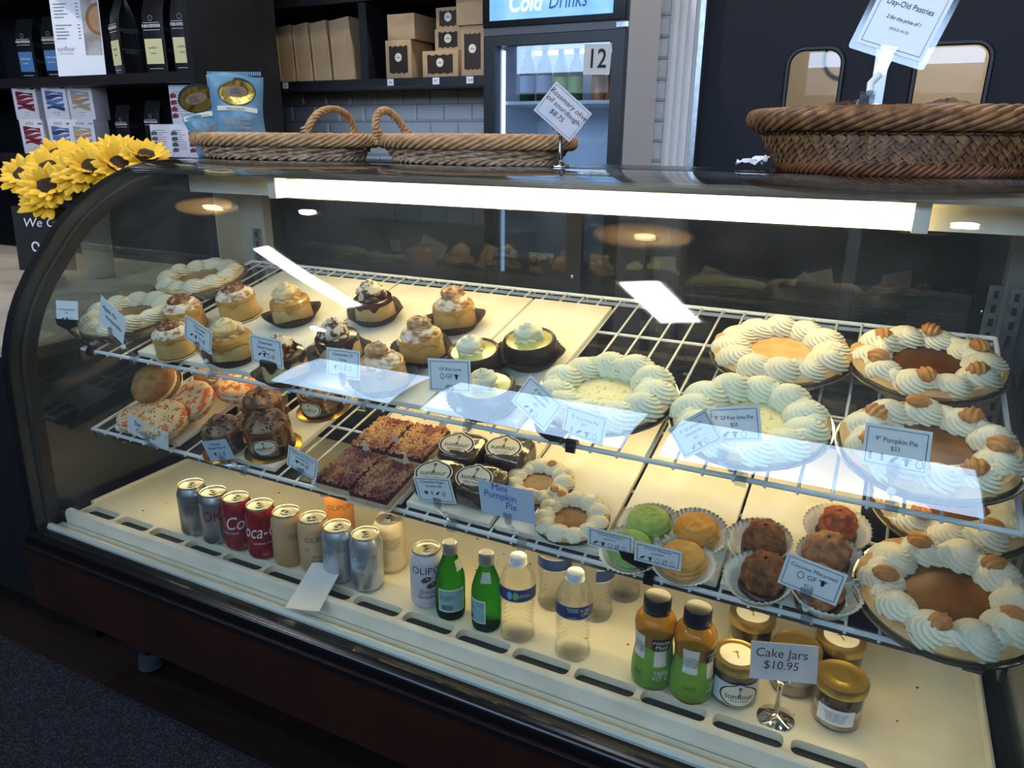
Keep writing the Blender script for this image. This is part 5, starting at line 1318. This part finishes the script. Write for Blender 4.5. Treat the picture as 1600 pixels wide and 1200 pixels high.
# translucent lidded jar at the right edge
t = thing('cookie_jar', 'frosted lidded jar standing right of the brown basket', 'jar', Tm(.305, 1.640, TOPZ-.001))
put('jar_bowl', MB().lathe([(.03, 0), (.055, .002), (.085, .018), (.095, .045), (.088, .075), (.07, .088), (.066, .086), (.084, .074), (.091, .045), (.08, .02), (.03, .004)], 48, cap0=True, cap1=True), t, M('frosted_glass', 'c9cdd8', .35, trans=.6))
put('lid', MB().lathe([(.07, .088), (.072, .092), (.05, .105), (.02, .112), (.012, .118), (.008, .125), (.014, .135), (.016, .142), (.010, .150), (.001, .152)], 40), t, M('cut_glass', 'b9c0cc', .15, trans=.6))
t = thing('paper_scrap', 'crumpled white paper scrap left of the brown basket', 'paper', Tm(-.265, 1.66, TOPZ))
put('paper_sheet', MB().grid(lambda u, v: (.06*(u-.5), .05*(v-.5), .014+.014*noise.noise(Vector((u*4, v*4, 2)))+.012*u*v), 10, 10), t, paper_w)

# ------------------------------------------------------------------ sunflowers on the side counter
CZ = .395
cnt = thing('side_counter', 'pale stone topped counter left of the display case', 'counter', Tm(-3.0, 1.45, FZ))
ci = Tm(-3.0, 1.45, FZ).inverted()
put('worktop', MB().box(-4.48, -1.735, .955, 1.98, CZ-.03, CZ).mesh('worktop', M('pale_stone', 'b9b0a4', .35, col2='a3998c', nscale=5), bevel=.004), cnt, m=ci)
put('cabinet', MB().box(-4.46, -1.76, .985, 1.96, FZ+.08, CZ-.03).mesh('cabinet', black_metal, smooth=False), cnt, m=ci)
put('plinth', MB().box(-4.46, -1.78, 1.02, 1.94, FZ, FZ+.08), cnt, black_m, ci)
pot = thing('flower_pot', 'grey pot holding the sunflowers beside the case', 'pot', Tm(-2.44, 1.66, CZ))
put('pot_body', MB().lathe([(.04, 0), (.044, .004), (.052, .20), (.056, .205), (.056, .225), (.05, .225), (.048, .20), (.04, .02)], 40), pot, M('grey_glaze', '8f8c88', .3))
put('pot_soil', MB().lathe([(.048, .19), (.048, .205), (.001, .208)], 32), pot, M('dark_soil', '2a221c', .9))
def petal_mb():
    return MB().grid(lambda u, v: ((.010*math.sin(PI*min(1, v*.93+.05))**.7)*(2*u-1), .012+.050*v, .004*math.sin(PI*v)-.003*(2*u-1)**2+.008*v*v), 5, 8)
pet = petal_mb().mesh('petal', M('sunflower_petal', 'e8b015', .55, col2='f0c234', nscale=30), ang=0)
disc_me = MB().lathe([(.001, .010), (.012, .010), (.020, .006), (.022, -.002), (.012, -.010)], 28).mesh('seed_disc', M('seed_brown', '2a1a10', .9, col2='3f2a18', nscale=150), ang=0)
leafg = M('leaf_green', '39492a', .5, col2='2c3a20', nscale=20)
leaf_b = MB().grid(lambda u, v: (.045*math.sin(PI*min(1, v*.95+.03))**.8*(2*u-1), .02+.12*v, .012*math.sin(PI*v)-.012*(2*u-1)**2), 7, 10).mesh('leaf', leafg, ang=0)
FL = [(-2.345, 1.60, .802, .0, .45, 'just left of the topmost one'), (-2.200, 1.52, .770, .3, .8, 'third from the right in the front row'), (-2.505, 1.50, .742, -.2, .85, 'in front at the left'), (-2.350, 1.47, .712, .1, 1.0, 'lowest in the middle'), (-2.085, 1.53, .782, .5, .8, 'low at the right beside the case frame'),
      (-2.455, 1.59, .800, .2, .5, 'uppermost at the back left'), (-2.400, 1.52, .762, .0, .7, 'just below the uppermost one'), (-2.575, 1.56, .728, -.5, .7, 'lowest at the far left edge'),
      (-2.430, 1.50, .672, -.1, 1.0, 'lowest one over the grey pot'), (-2.045, 1.60, .803, .4, .55, 'at the far right, touching the case frame'), (-2.235, 1.64, .822, .1, .3, 'topmost in the middle'),
      (-2.130, 1.57, .806, .2, .6, 'second from the right'), (-2.290, 1.53, .752, .0, .9, 'in the middle front')]
base = Vector((-2.44, 1.66, CZ+.2))
for i, (x, y, z, ry, rx, lb) in enumerate(FL):
    mm = Tm(x, y, z) @ Rz(.65+ry) @ Rx(rx) @ Sc(.86, .86, .86)
    f = thing('sunflower', 'yellow sunflower '+lb+' of the bunch', 'flower', mm, 'sunflowers in the pot')
    put('seed_disc', disc_me, f, m=Tm(0, 0, .012) @ Sc(1.75, 1.75, 1.2))
    for row, (n, s, tl) in enumerate(((17, 1.5, .10), (14, 1.25, .48))):
        for k in range(n): put('petal', pet, f, m=Rz(2*PI*k/n+row*.2+random.uniform(-.08, .08)) @ Rx(tl+random.uniform(-.12, .15)) @ Sc(s*1.25, s*random.uniform(.9, 1.1), 1))
    bl = mm.inverted() @ base
    put('stem', MB().tube([Vector((0, 0, -.006)), Vector((0, 0, -.04)), bl*.6+Vector((0, 0, -.02)), bl], .004, 6), f, leafg)
    if i % 2 == 0 or i in (3,): put('leaf', leaf_b, f, m=Tm(0, 0, -.03) @ Rz(2.2+i) @ Rx(-.3))
chk = thing('chalkboard', 'small chalkboard sign beside the flower pot', 'sign', Tm(-2.74, 1.66, CZ) @ Rz(.5) @ Rx(-.1))
put('board', MB().box(-.10, .10, -.006, .006, .0, .23), chk, M('chalk_black', '17181a', .8))
text(chk, 'We C', .045, Tm(-.01, -.007, .17), t_wht, shear=.2)
put('chalk_mark', MB().tube([(-.03+.012*math.cos(2*PI*k/16), -.0075, .085+.016*math.sin(2*PI*k/16)) for k in range(16)], .003, 5, True), chk, t_wht)

# ------------------------------------------------------------------ black shelving unit with coffee and tea
SX1, SY0, SY1 = -2.395, 2.13, 2.58
shm = M('black_laminate', '1a1a1d', .45, col2='202024', nscale=6)
un = thing('shelving_unit', 'black shelving unit stocked with coffee bags and tea boxes', 'shelf', Tm(-3.2, 2.35, FZ)); ui = Tm(-3.2, 2.35, FZ).inverted()
S1, S2 = 1.104, .790
put('side_panel', MB().box(SX1-.03, SX1, SY0, SY1, FZ, 1.95), un, shm, ui); put('side_panel', MB().box(-4.3, -4.27, SY0, SY1, FZ, 1.95), un, shm, ui)
put('back_panel', MB().box(-4.27, SX1-.03, SY1-.015, SY1, FZ, 1.95), un, shm, ui)
for z in (S1, S2, .35, 1.50, 1.93): put('shelf_board', MB().box(-4.27, SX1-.03, SY0, SY1-.015, z-.038, z), un, shm, ui)
bagk = M('black_coffee_bag', '101114', .35, col2='181a1e', nscale=8, bump=.2, bscale=14)
def coffee_bag(label, x, y, z, rz, lab, s=1.0, words=('CAROLINA', 'BLEND')):
    t = thing('coffee_bag', label, 'coffee bag', Tm(x, y, z) @ Rz(rz) @ Sc(s, s, s), 'coffee bags on the shelves')
    w_, d, h = .088, .062, .245
    def ring(z_, fx, fy): return [(-w_/2*fx, -d/2*fy, z_), (0, -d/2*fy*1.12, z_), (w_/2*fx, -d/2*fy, z_), (w_/2*fx*.88, 0, z_), (w_/2*fx, d/2*fy, z_), (0, d/2*fy*1.12, z_), (-w_/2*fx, d/2*fy, z_), (-w_/2*fx*.88, 0, z_)]
    v = []; f = []
    L_ = [(0, .96, .94), (.02, 1, 1), (.15, 1, .98), (.195, .99, .75), (.225, .98, .35), (h, .98, .08)]
    for q in L_: v += ring(*q)
    for i in range(len(L_)-1):
        for k in range(8): f.append((i*8+k, i*8+(k+1) % 8, (i+1)*8+(k+1) % 8, (i+1)*8+k))
    f += [tuple(reversed(range(8))), tuple(range(40, 48))]
    put('bag_body', MB().add(v, f).mesh('bag_body', bagk, ang=25), t)
    if lab:
        put('label_sticker', MB().box(-.036, .036, -.0362, -.0352, .030, .110), t, lab)
        text(t, words[0], .011, Tm(-.004, -.0368, .082), t_wht if lab.name.startswith('blue') else ink_blk); text(t, words[1], .009, Tm(-.004, -.0368, .064), t_wht if lab.name.startswith('blue') else ink_blk)
    text(t, 'PURE INTENTIONS', .0135, Tm(0, -.0368, .150), t_wht, sx=.66, bold=.0003)
    put('print_rules', MB().box(-.034, .034, -.0366, -.0360, .160, .1612).box(-.034, .034, -.0366, -.0360, .137, .1382).box(-.028, .028, -.0368, -.0362, .014, .0152), t, t_wht)
    put('sun_mark', MB().lathe([(.007, 0), (.0095, 0), (.0095, .0006), (.007, .0006)], 12, cap0=False, cap1=False).xf(Tm(0, -.0362, .175) @ Rx(PI/2)), t, t_gr)
    text(t, 'Our Roasting Philosophy\nroasted to order with care\nin small batches', .0062, Rz(PI/2) @ Tm(0, -.0445, .140), t_gr)
    text(t, 'Our Sourcing Philosophy\nfairly traded and\nsustainably grown', .0062, Rz(PI/2) @ Tm(0, -.0445, .075), t_gr)
    return t
crl = M('cream_sticker', 'd8cf9c', .4); bls = M('blue_sticker', '4a78a8', .4)
coffee_bag('coffee bag with a cream label nearest the right side panel', -2.500, 2.215, S1, .22, crl, 1.12, ('sunflour', 'decaf'))
coffee_bag('coffee bag with a cream label second from the right side panel', -2.645, 2.205, S1, .18, crl, 1.12, ('sunflour', 'blend'))
coffee_bag('coffee bag turned to its dark gusset, beside the paper menu', -2.835, 2.195, S1, -.30, crl, 1.14, ('sunflour', 'blend'))
coffee_bag('coffee bag with a blue label just left of the paper menu', -3.300, 2.215, S1, .22, bls, 1.0, ('CAROLINA', 'dark roast'))
coffee_bag('coffee bag with a blue label at the far left edge', -3.480, 2.215, S1, .22, bls, 1.0, ('CAROLINA', 'medium'))
coffee_bag('small dark coffee bag behind the sunflowers beside the tea boxes', -2.985, 2.260, S2, .15, None, .84)
coffee_bag('small dark coffee bag in the middle of the tea shelf', -2.790, 2.255, S2, .15, None, .90)
# paper menu
mn = thing('paper_menu', 'tall white paper menu with a pie photograph', 'menu', Tm(-3.075, 2.155, S1) @ Rz(.25) @ Rx(-.06))
put('menu_sheet', MB().box(-.115, .115, -.0006, .0006, 0, .44), mn, paper_w)
rows = MB()
for z, n in ((.40, 9), (.275, 5), (.195, 5)):
    for k in range(n):
        zz = z-k*.0125; rows.box(-.100, -.100+random.uniform(.035, .085), -.0013, -.0008, zz-.002, zz+.0015); rows.box(.005, .018, -.0013, -.0008, zz-.002, zz+.0015)
put('menu_lines', rows.mesh('menu_lines', M('menu_ink', '77757c', .6), smooth=False), mn)
text(mn, 'sunflour', .026, Tm(-.062, -.0012, .105), M('menu_ink', '77757c', .6)); text(mn, 'Baking Company', .010, Tm(-.062, -.0012, .088), M('menu_ink', '77757c', .6))
put('photo_panel', MB().box(.030, .110, -.0012, -.0007, .080, .44), mn, M('menu_photo', 'b9b4b2', .5, col2='8f8886', nscale=18))
def wedge(cx, cz, r, mat, nm, off):
    pts = [(cx+r*math.cos(a), cz+r*math.sin(a)) for a in [PI/2+PI*k/20 for k in range(21)]]
    put(nm, MB().add([(min(x, .110), -off, z) for x, z in pts], [tuple(range(21))]).mesh(nm, mat, smooth=False), mn)
wedge(.110, .215, .062, M('menu_crust', '9a6c42', .5), 'pie_picture', .0014); wedge(.110, .215, .048, M('menu_pie', 'c4966a', .5), 'pie_picture', .0017)
# tea boxes
boxw = M('tea_box_white', 'cfccd2', .5); boxs = M('tea_box_side', '8d8b8e', .6)
def tea_box(label, x, y, z, cols, w_=.128, h=.145, d=.085, rz=0.0, back=False):
    t = thing('tea_box', label, 'tea box', Tm(x, y, z) @ Rz(rz), 'tea boxes on the shelf')
    put('carton', MB().box(-w_/2, w_/2, 0, d, 0, h).mesh('carton', boxw, bevel=.001), t)
    if back:
        ln = MB()
        for k in range(9): ln.box(-w_*.38, -w_*.38+random.uniform(.4, .76)*w_, -.0009, -.0004, h*(.82-k*.07)-.001, h*(.82-k*.07)+.001)
        put('print_lines', ln.mesh('print_lines', t_gr, smooth=False), t)
        side = MB()
        for k in range(4): side.prism([(-w_/2+.004, h*(.15+k*.17)), (-w_/2+.034, h*(.17+k*.17)), (-w_/2+.034, h*(.26+k*.17)), (-w_/2+.018, h*(.29+k*.17)), (-w_/2+.004, h*(.25+k*.17))], -.0009, -.0004)
        put('pattern', side.mesh('pattern', M('tea_'+cols[0], cols[0], .5), smooth=False), t)
        return t
    text(t, 'RISHI', .019, Tm(-.008, -.0007, h*.88), t_gr)
    put('flavour_tag', MB().box(w_*.30, w_*.47, -.0009, -.0003, h*.86, h*.90), t, M('tea_'+cols[0], cols[0], .5))
    for i in range(5):
        z0 = h*(.28+i*.105); pts = []
        for k in range(13):
            u = k/12; pts.append((-w_*.36+w_*.72*u, z0+.006*math.sin(u*5+i*1.3)))
        for k in range(12, -1, -1):
            u = k/12; pts.append((-w_*.36+w_*.72*u, z0+.012+.004*math.sin(u*4+i*1.9)))
        n = len(pts)//2
        mb = MB()
        for k in range(n-1): mb.add([(pts[k][0], -.0007, pts[k][1]), (pts[k+1][0], -.0007, pts[k+1][1]), (pts[-2-k][0], -.0007, pts[-2-k][1]), (pts[-1-k][0], -.0007, pts[-1-k][1])], [(0, 1, 2, 3)])
        put('wave_print', mb.mesh('wave_print', M('tea_'+cols[i % len(cols)], cols[i % len(cols)], .5), smooth=False), t)
    text(t, 'EARL GREY' if cols[0].startswith('2') else 'TURMERIC' if cols[0].startswith('b') else 'CHAI', .008, Tm(0, -.0007, h*.19), t_gr)
    text(t, 'organic tea bags', .005, Tm(0, -.0007, h*.12), t_gr)
    return t
BL = ('2f4166', '4a6598', '5b77a8'); TN = ('b0906c', '8d9a94', 'a87a62'); MR = ('7a1f33', '6a1a2a', '8a2a3a'); GY = ('4a5258', '5e666c', '3e464c')
h = .145
tea_box('white tea box with blue waves in the upper row', -3.285, 2.155, S2+h, BL, rz=.2)
tea_box('white tea box with tan fan pattern in the upper row', -3.150, 2.180, S2+h, TN, rz=.2)
tea_box('white tea box with blue waves under the upper row', -3.275, 2.150, S2, BL, rz=.2)
tea_box('white tea box with tan fan pattern under the upper row', -3.150, 2.165, S2, TN, rz=.2)
tea_box('white tea box with dark red print at the far left, lower row', -3.475, 2.150, S2, MR, rz=.2)
tea_box('white tea box with dark red print at the far left, upper row', -3.485, 2.150, S2+h, MR, rz=.2)
tea_box('white tea box with dark red side at the right, on top of the lower boxes', -2.520, 2.175, S2+.125, MR, .14, .145, .07, .1, True)
tea_box('white tea box with grey pattern at the right, lower row', -2.665, 2.170, S2, GY, .115, .125, .07, .1, True)
tea_box('white tea box with dark grey print in the middle of the right group', -2.555, 2.165, S2, GY, .095, .125, .07, .1, True)
tea_box('white tea box with dark red print beside the side panel', -2.460, 2.160, S2, MR, .080, .125, .07, .1, True)

# ------------------------------------------------------------------ wall shelves with kraft packaging
ws = thing('wall_shelf', 'black wall shelf with kraft bags and boxes beside the drinks fridge', 'shelf', Tm(-2.1, 2.95, 1.0)); wi = Tm(-2.1, 2.95, 1.0).inverted()
ZS = 1.112
for z in (ZS, 1.445, 1.78): put('shelf_board', MB().box(-2.85, -1.50, 2.775, BY-.012, z-.030, z), ws, shm, wi)
put('upright', MB().box(-2.125, -2.085, 2.79, BY-.012, ZS, 1.78), ws, shm, wi); put('upright', MB().box(-2.85, -2.82, 2.775, BY-.012, ZS-.03, 1.9), ws, shm, wi)
put('back_panel', MB().box(-2.82, -1.50, BY-.013, BY-.010, ZS, 1.9), ws, M('shelf_back', '0e0f11', .6), wi)
kraft = M('kraft_paper', 'c0a07a', .7, col2='b3926c', nscale=8, bump=.1, bscale=30)
for i, (a, b, hh, lb) in enumerate(((-2.660, -2.605, .225, 'leftmost, half hidden'), (-2.600, -2.505, .232, 'second from the left'), (-2.498, -2.405, .236, 'in the middle of the row'), (-2.395, -2.298, .240, 'fourth from the left'), (-2.285, -2.170, .246, 'rightmost with a folded corner'))):
    t = thing('kraft_bag', 'flat kraft paper bag stack, '+lb, 'paper bag', Tm((a+b)/2, 2.80, ZS) @ Ry(-.03-.008*i), 'kraft bags on the wall shelf')
    w_ = b-a
    put('bag_stack', MB().add([(-w_/2, 0, 0), (w_/2, 0, 0), (w_/2, .13, 0), (-w_/2, .13, 0), (-w_/2+.002, .004, hh), (w_/2-.002, .0, hh+.006), (w_/2-.002, .12, hh+.006), (-w_/2+.002, .12, hh)], [(0, 3, 2, 1), (4, 5, 6, 7), (0, 1, 5, 4), (1, 2, 6, 5), (2, 3, 7, 6), (3, 0, 4, 7)]).mesh('bag_stack', kraft, smooth=False, bevel=.002), t)
    put('fold_edge', MB().box(-w_/2+.006, -w_/2+.010, -.0015, .001, .01, hh-.01), t, kraft)
winm = M('box_window', '3a2f28', .25)
def kraft_box(label, x0, x1, z0, z1, win=True, y=2.80, d=.17):
    t = thing('kraft_box', label, 'box', Tm((x0+x1)/2, y, z0), 'kraft bakery boxes on the wall shelf'); w_ = x1-x0; h = z1-z0
    put('carton', MB().box(-w_/2, w_/2, 0, d, 0, h).mesh('carton', kraft, bevel=.0015), t)
    if win:
        pts = []
        for k in range(12): pts.append((-w_*.36+w_*.72*k/11, h*.14+.003*math.sin(k*2)))
        for k in range(12): pts.append((w_*.36-w_*.72*k/11, h*.84+.003*math.sin(k*2)))
        put('window_film', MB().prism(pts, -.0008, .0002).mesh('window_film', winm, smooth=False), t)
        l = put('seal_sticker', MB().lathe([(.017, 0), (.017, .0006), (.001, .0007)], 24).xf(Tm(0, -.0008, h*.55) @ Rx(PI/2)), t, lab_w)
        put('sticker_mark', MB().box(-.010, .010, -.0020, -.0016, h*.55-.002, h*.55+.001).box(-.0006, .0006, -.0020, -.0016, h*.55, h*.55+.010), t, t_gr)
    return t
kraft_box('upright kraft box with a window at the left of the box group', -2.000, -1.870, ZS, 1.262)
kraft_box('plain kraft box on top of the left window box', -1.985, -1.850, 1.262, 1.360, False)
kraft_box('low kraft window box at the front of the box group', -1.815, -1.645, ZS, 1.213)
kraft_box('kraft window box in the middle of its pile', -1.765, -1.640, 1.214, 1.296, y=2.82)
kraft_box('dark-windowed kraft box at the top of the middle pile', -1.770, -1.655, 1.297, 1.378, y=2.84)
kraft_box('tall kraft window box against the fridge', -1.635, -1.53, ZS, 1.300, y=2.81)
kraft_box('plain kraft box on the pile against the fridge', -1.650, -1.53, 1.301, 1.402, False, y=2.80)
for x, tx in ((-2.545, 'S.2'), (-1.962, '10x'), (-1.735, '8.5'), (-1.575, '12x8')):
    t = tag(put('shelf_tag', MB().box(-.016, .016, -.001, 0, -.013, .013).mesh('shelf_tag', paper_w, smooth=False), None, m=Tm(x, 2.774, ZS-.016)), 'small white shelf tag reading '+tx, 'tag', 'shelf edge tags'); text(t, tx, .014, Tm(0, -.0014, 0), ink_blk)

# ------------------------------------------------------------------ drinks fridge
FX0, FX1, FY, FB = -1.447, -.893, 2.66, 3.08
fr = thing('drinks_fridge', 'black glass-door drinks fridge with a lit cold drinks header', 'fridge', Tm(-1.17, 2.87, FZ)); fi = Tm(-1.17, 2.87, FZ).inverted()
fk = M('fridge_black', '101114', .35); fside = M('fridge_side', 'cbc8cc', .4)
fwht = M('fridge_liner', 'dfe4ea', .4)
put('side_wall', MB().box(FX0, FX0+.03, FY+.04, FB, FZ+.05, 1.62), fr, fk, fi); put('side_wall', MB().box(FX1-.03, FX1, FY+.04, FB, FZ+.05, 1.62), fr, fside, fi)
put('rear_wall', MB().box(FX0+.03, FX1-.03, FB-.03, FB, FZ+.05, 1.62), fr, fwht, fi)
put('liner', MB().box(FX0+.03, FX0+.05, FY+.04, FB-.03, FZ+.1, 1.22), fr, fwht, fi); put('liner', MB().box(FX1-.05, FX1-.03, FY+.04, FB-.03, FZ+.1, 1.22), fr, fwht, fi)
put('cabinet_base', MB().box(FX0, FX1, FY+.03, FB, FZ, FZ+.12), fr, fk, fi); put('cabinet_top', MB().box(FX0+.03, FX1-.03, FY+.04, FB-.03, 1.22, 1.26), fr, fk, fi)
hd = put('header', MB().box(FX0, FX1, FY-.01, FY+.04, 1.262, 1.625).mesh('header', fk, bevel=.004), fr, m=fi)
put('header_screen', MB().box(FX0+.03, FX1-.045, FY-.013, FY-.0095, 1.285, 1.60), hd, M('lit_header', '6aa8e4', .4, col2='b8dcf8', nscale=7, ndet=6, lo=.35, hi=.65, emit='5f9fe4', estr=.35))
text(hd, 'Cold', .085, Tm(FX0+.105, -.0+FY-.0145, 1.336), M('header_white', 'e8f2fc', .5, emit='dcecff', estr=.5), 'LEFT', .25, sx=.80, bold=.0012)
text(hd, 'Drinks', .080, Tm(FX0+.265, FY-.0145, 1.336), M('header_blue', '2f6aa8', .5), 'LEFT', .25, sx=.68)
put('vent_strip', MB().box(FX0, FX1, FY-.004, FY+.03, 1.236, 1.262), fr, M('vent_grey', '5a5c62', .4), fi)
put('hinge', MB().box(FX1-.03, FX1+.012, FY-.012, FY+.01, 1.240, 1.256), fr, chrome, fi)
dr = put('glass_door', plate_hole((FX0, FX1, FZ+.13, 1.234), rrect(FX0+.045, FX1-.045, FZ+.2, 1.200, .004, 2), FY-.005, FY+.035).mesh('glass_door', fk, smooth=False), fr, m=fi)
put('door_pane', MB().box(FX0+.045, FX1-.045, FY+.010, FY+.015, FZ+.2, 1.200), dr, clear('fridge_glass', 'eef4fa', f0=.06))
put('handle', MB().tube([(FX0+.024, FY-.006, .55), (FX0+.024, FY-.03, .56), (FX0+.024, FY-.03, .80), (FX0+.024, FY-.006, .81)], .007, 8), dr, black_gloss)
for z in (1.010, .72, .42): put('wire_rack', MB().box(FX0+.05, FX1-.05, FY+.06, FB-.04, z-.012, z).mesh('wire_rack', wire_m, smooth=False), fr, m=fi)
put('interior_lamp', MB().box(FX0+.06, FX1-.06, FB-.10, FB-.085, 1.200, 1.216), fr, emis('cold_led', 'bcd4ff', 1.5), fi)
put('interior_lamp', MB().box(FX0+.0505, FX0+.060, FY+.05, FY+.062, .35, 1.19), fr, emis('cold_led', 'bcd4ff', 9), fi)
nb = thing('number_plate', 'white number plate reading 12 on the fridge door', 'sign', Tm(-.990, FY-.0065, 1.140) @ Ry(.03))
put('plate', MB().prism(rrect(-.050, .050, -.050, .050, .004), -.002, .001), nb, M('plate_white', 'c9c8c4', .5)); text(nb, '12', .088, Tm(0, -.0027, 0), ink_blk, sx=.85, bold=.001)
def fbottle(label, x, col, h=.20, r=.03, y=2.80, capc='e8e8e8', lab=None, mix=.5):
    t = thing('fridge_bottle', label, 'bottle', Tm(x, y, 1.0105), 'bottles inside the drinks fridge')
    put('bottle_body', MB().lathe([(r*.8, 0), (r, .004), (r, h*.55), (r*.75, h*.70), (r*.38, h*.84), (r*.36, h*.93)], 24), t, col)
    put('cap', MB().lathe([(r*.42, h*.92), (r*.44, h*.93), (r*.44, h), (.001, h)], 20), t, M('cap_'+capc, capc, .4))
    if lab: put('label', MB().lathe([(r*1.02, h*.16), (r*1.03, h*.17), (r*1.03, h*.46), (r*1.02, h*.47)], 24, cap0=False, cap1=False), t, lab)
    return t
dkg = M('dark_green_glass', '1a3018', .55, spec=.2); midg = M('green_juice', '4a6426', .55, spec=.2); org = M('orange_juice', 'c87a3c', .3)
lb2 = M('fridge_label_blue', 'aebcd8', .5); lb3 = M('fridge_label_green', '9fc070', .5)
fbottle('dark green bottle at the left of the fridge shelf', -1.330, dkg, .20, .030, lab=lb2)
fbottle('dark green bottle second from the left in the fridge', -1.258, dkg, .20, .030, lab=lb2)
fbottle('green juice bottle third from the left in the fridge', -1.190, midg, .185, .028, capc='20242a', lab=lb3)
fbottle('green juice bottle fourth from the left in the fridge', -1.128, midg, .185, .028, capc='20242a', lab=lb3)
fbottle('orange juice bottle under the number plate, left one', -1.035, org, .15, .028, capc='d8d8d8')
fbottle('orange juice bottle under the number plate, right one', -.975, org, .15, .028, capc='d8d8d8')

# ------------------------------------------------------------------ kitchen things behind the door lights
ck = thing('wall_clock', 'round wall clock seen through the left door light', 'clock', Tm(-.330, 4.895, 1.335))
put('clock_rim', MB().tube([(.11*math.cos(2*PI*k/40), 0, .11*math.sin(2*PI*k/40)) for k in range(40)], .008, 8, True), ck, black_m)
put('clock_face', MB().lathe([(.108, 0), (.108, .004), (.001, .004)], 40).xf(Rx(PI/2)), ck, M('clock_white', 'd8d2c8', .5))
put('clock_hand', MB().box(-.004, .004, -.008, -.006, -.01, .09).box(-.01, .06, -.008, -.006, -.004, .004), ck, ink_blk)
kb = thing('storage_box', 'brown cardboard box seen through the right door light', 'box', Tm(.17, 4.75, .35))
put('carton', MB().box(-.16, .16, -.14, .14, 0, .62).mesh('carton', M('cardboard', '7a5f48', .8), bevel=.004), kb)
put('tape', MB().box(-.02, .02, -.142, .142, .615, .6215), kb, M('tan_tape', 'a08058', .4))
ks = thing('kitchen_shelf', 'steel kitchen table below the cardboard box', 'table', Tm(.15, 4.7, FZ))
put('table_top', MB().box(-.7, .7, -.2, .2, .76, .80), ks, steel)
for sx_ in (-.66, .66):
    for sy_ in (-.16, .16): put('leg', MB().box(sx_-.02, sx_+.02, sy_-.02, sy_+.02, 0, .76), ks, steel)
# ------------------------------------------------------------------ pendant lamps over the customers' side
shade = M('pendant_shade', 'e2d2b6', .4)
for i, (x, y, z, lb) in enumerate(((-2.50, 1.43, 1.75, 'pendant lamp on the left, over the side counter'), (-.65, 1.41, 1.75, 'pendant lamp on the right, over the case'))):
    t = thing('pendant_lamp', lb, 'lamp', Tm(x, y, z), 'pendant lamps')
    put('shade', MB().lathe([(.16, 0), (.165, .002), (.12, .07), (.04, .11), (.025, .16), (.022, .16), (.036, .11), (.115, .068), (.155, .002)], 40, cap0=False, cap1=False), t, shade)
    put('bulb', MB().lathe([(.001, .01), (.025, .02), (.035, .045), (.025, .075), (.012, .095)], 20), t, emis('bulb_glow', 'ffd9a0', 9))
    put('cord', MB().tube([(0, 0, .155), (0, 0, 2.80-z)], .004, 6), t, black_m)
# unseen ceiling fill lights, added to brighten the dim room
for x, y, lb in ((-3.3, -.9, 'near the shop window on the left'), (1.3, .4, 'over the customers at the right'), (-2.9, 1.75, 'above the aisle in front of the coffee shelves'), (-1.4, 2.45, 'above the aisle in front of the fridge'), (.3, 2.45, 'above the aisle in front of the navy doors')):
    t = thing('fill_light', 'added unseen ceiling downlight '+lb, 'light', Tm(x, y, 2.80), 'added ceiling fill lights')
    put('trim_ring', MB().lathe([(.05, 0), (.075, 0), (.072, -.006), (.05, -.004)], 32, cap0=False, cap1=False), t, white_pl)
    put('lens', MB().lathe([(.050, -.001), (.050, -.0035), (.001, -.004)], 28), t, emis('fill_light_lens', 'fff2e2', 3.0))
    l = bpy.data.lights.new('fill_light_spot', 'SPOT'); l.energy = 40; l.spot_size = D2(150); l.spot_blend = .6; l.shadow_soft_size = .05; l.color = (1, .95, .88)
    o = bpy.data.objects.new('fill_light_spot', l); COL.objects.link(o); o.location = (x, y, 2.78)
for x, y, L_, W_, a, lb in ((-2.95, .24, .95, .15, -1.04, 'at the left'), (-.85, .43, .50, .20, -1.2, 'at the right')):
    t = thing('strip_light', 'ceiling strip light over the customers '+lb, 'light', Tm(x, y, 2.80) @ Rz(a), 'ceiling strip lights')
    put('housing', MB().box(-L_/2-.02, L_/2+.02, -W_/2-.02, W_/2+.02, -.02, 0), t, white_pl); put('diffuser', MB().box(-L_/2, L_/2, -W_/2, W_/2, -.03, -.0205).mesh('diffuser', emis('strip_glow', 'f4f6ff', 9.0), bevel=.004), t)
cs = MB(); rnd = random.Random(3)
for k in range(46):
    x = rnd.uniform(-1.55, .2); y = rnd.uniform(1.01, 1.4); q = rnd.uniform(.0008, .002)
    cs.box(x-q, x+q, y-q*.7, y+q*.7, .0, q)
cs = put('crumbs', cs.mesh('crumbs', M('crumb_brown', '5a4632', .8), smooth=False)); tag(cs, 'scattered dark crumbs on the cream deck of the case', 'crumbs', kind='stuff')
flush_texts()
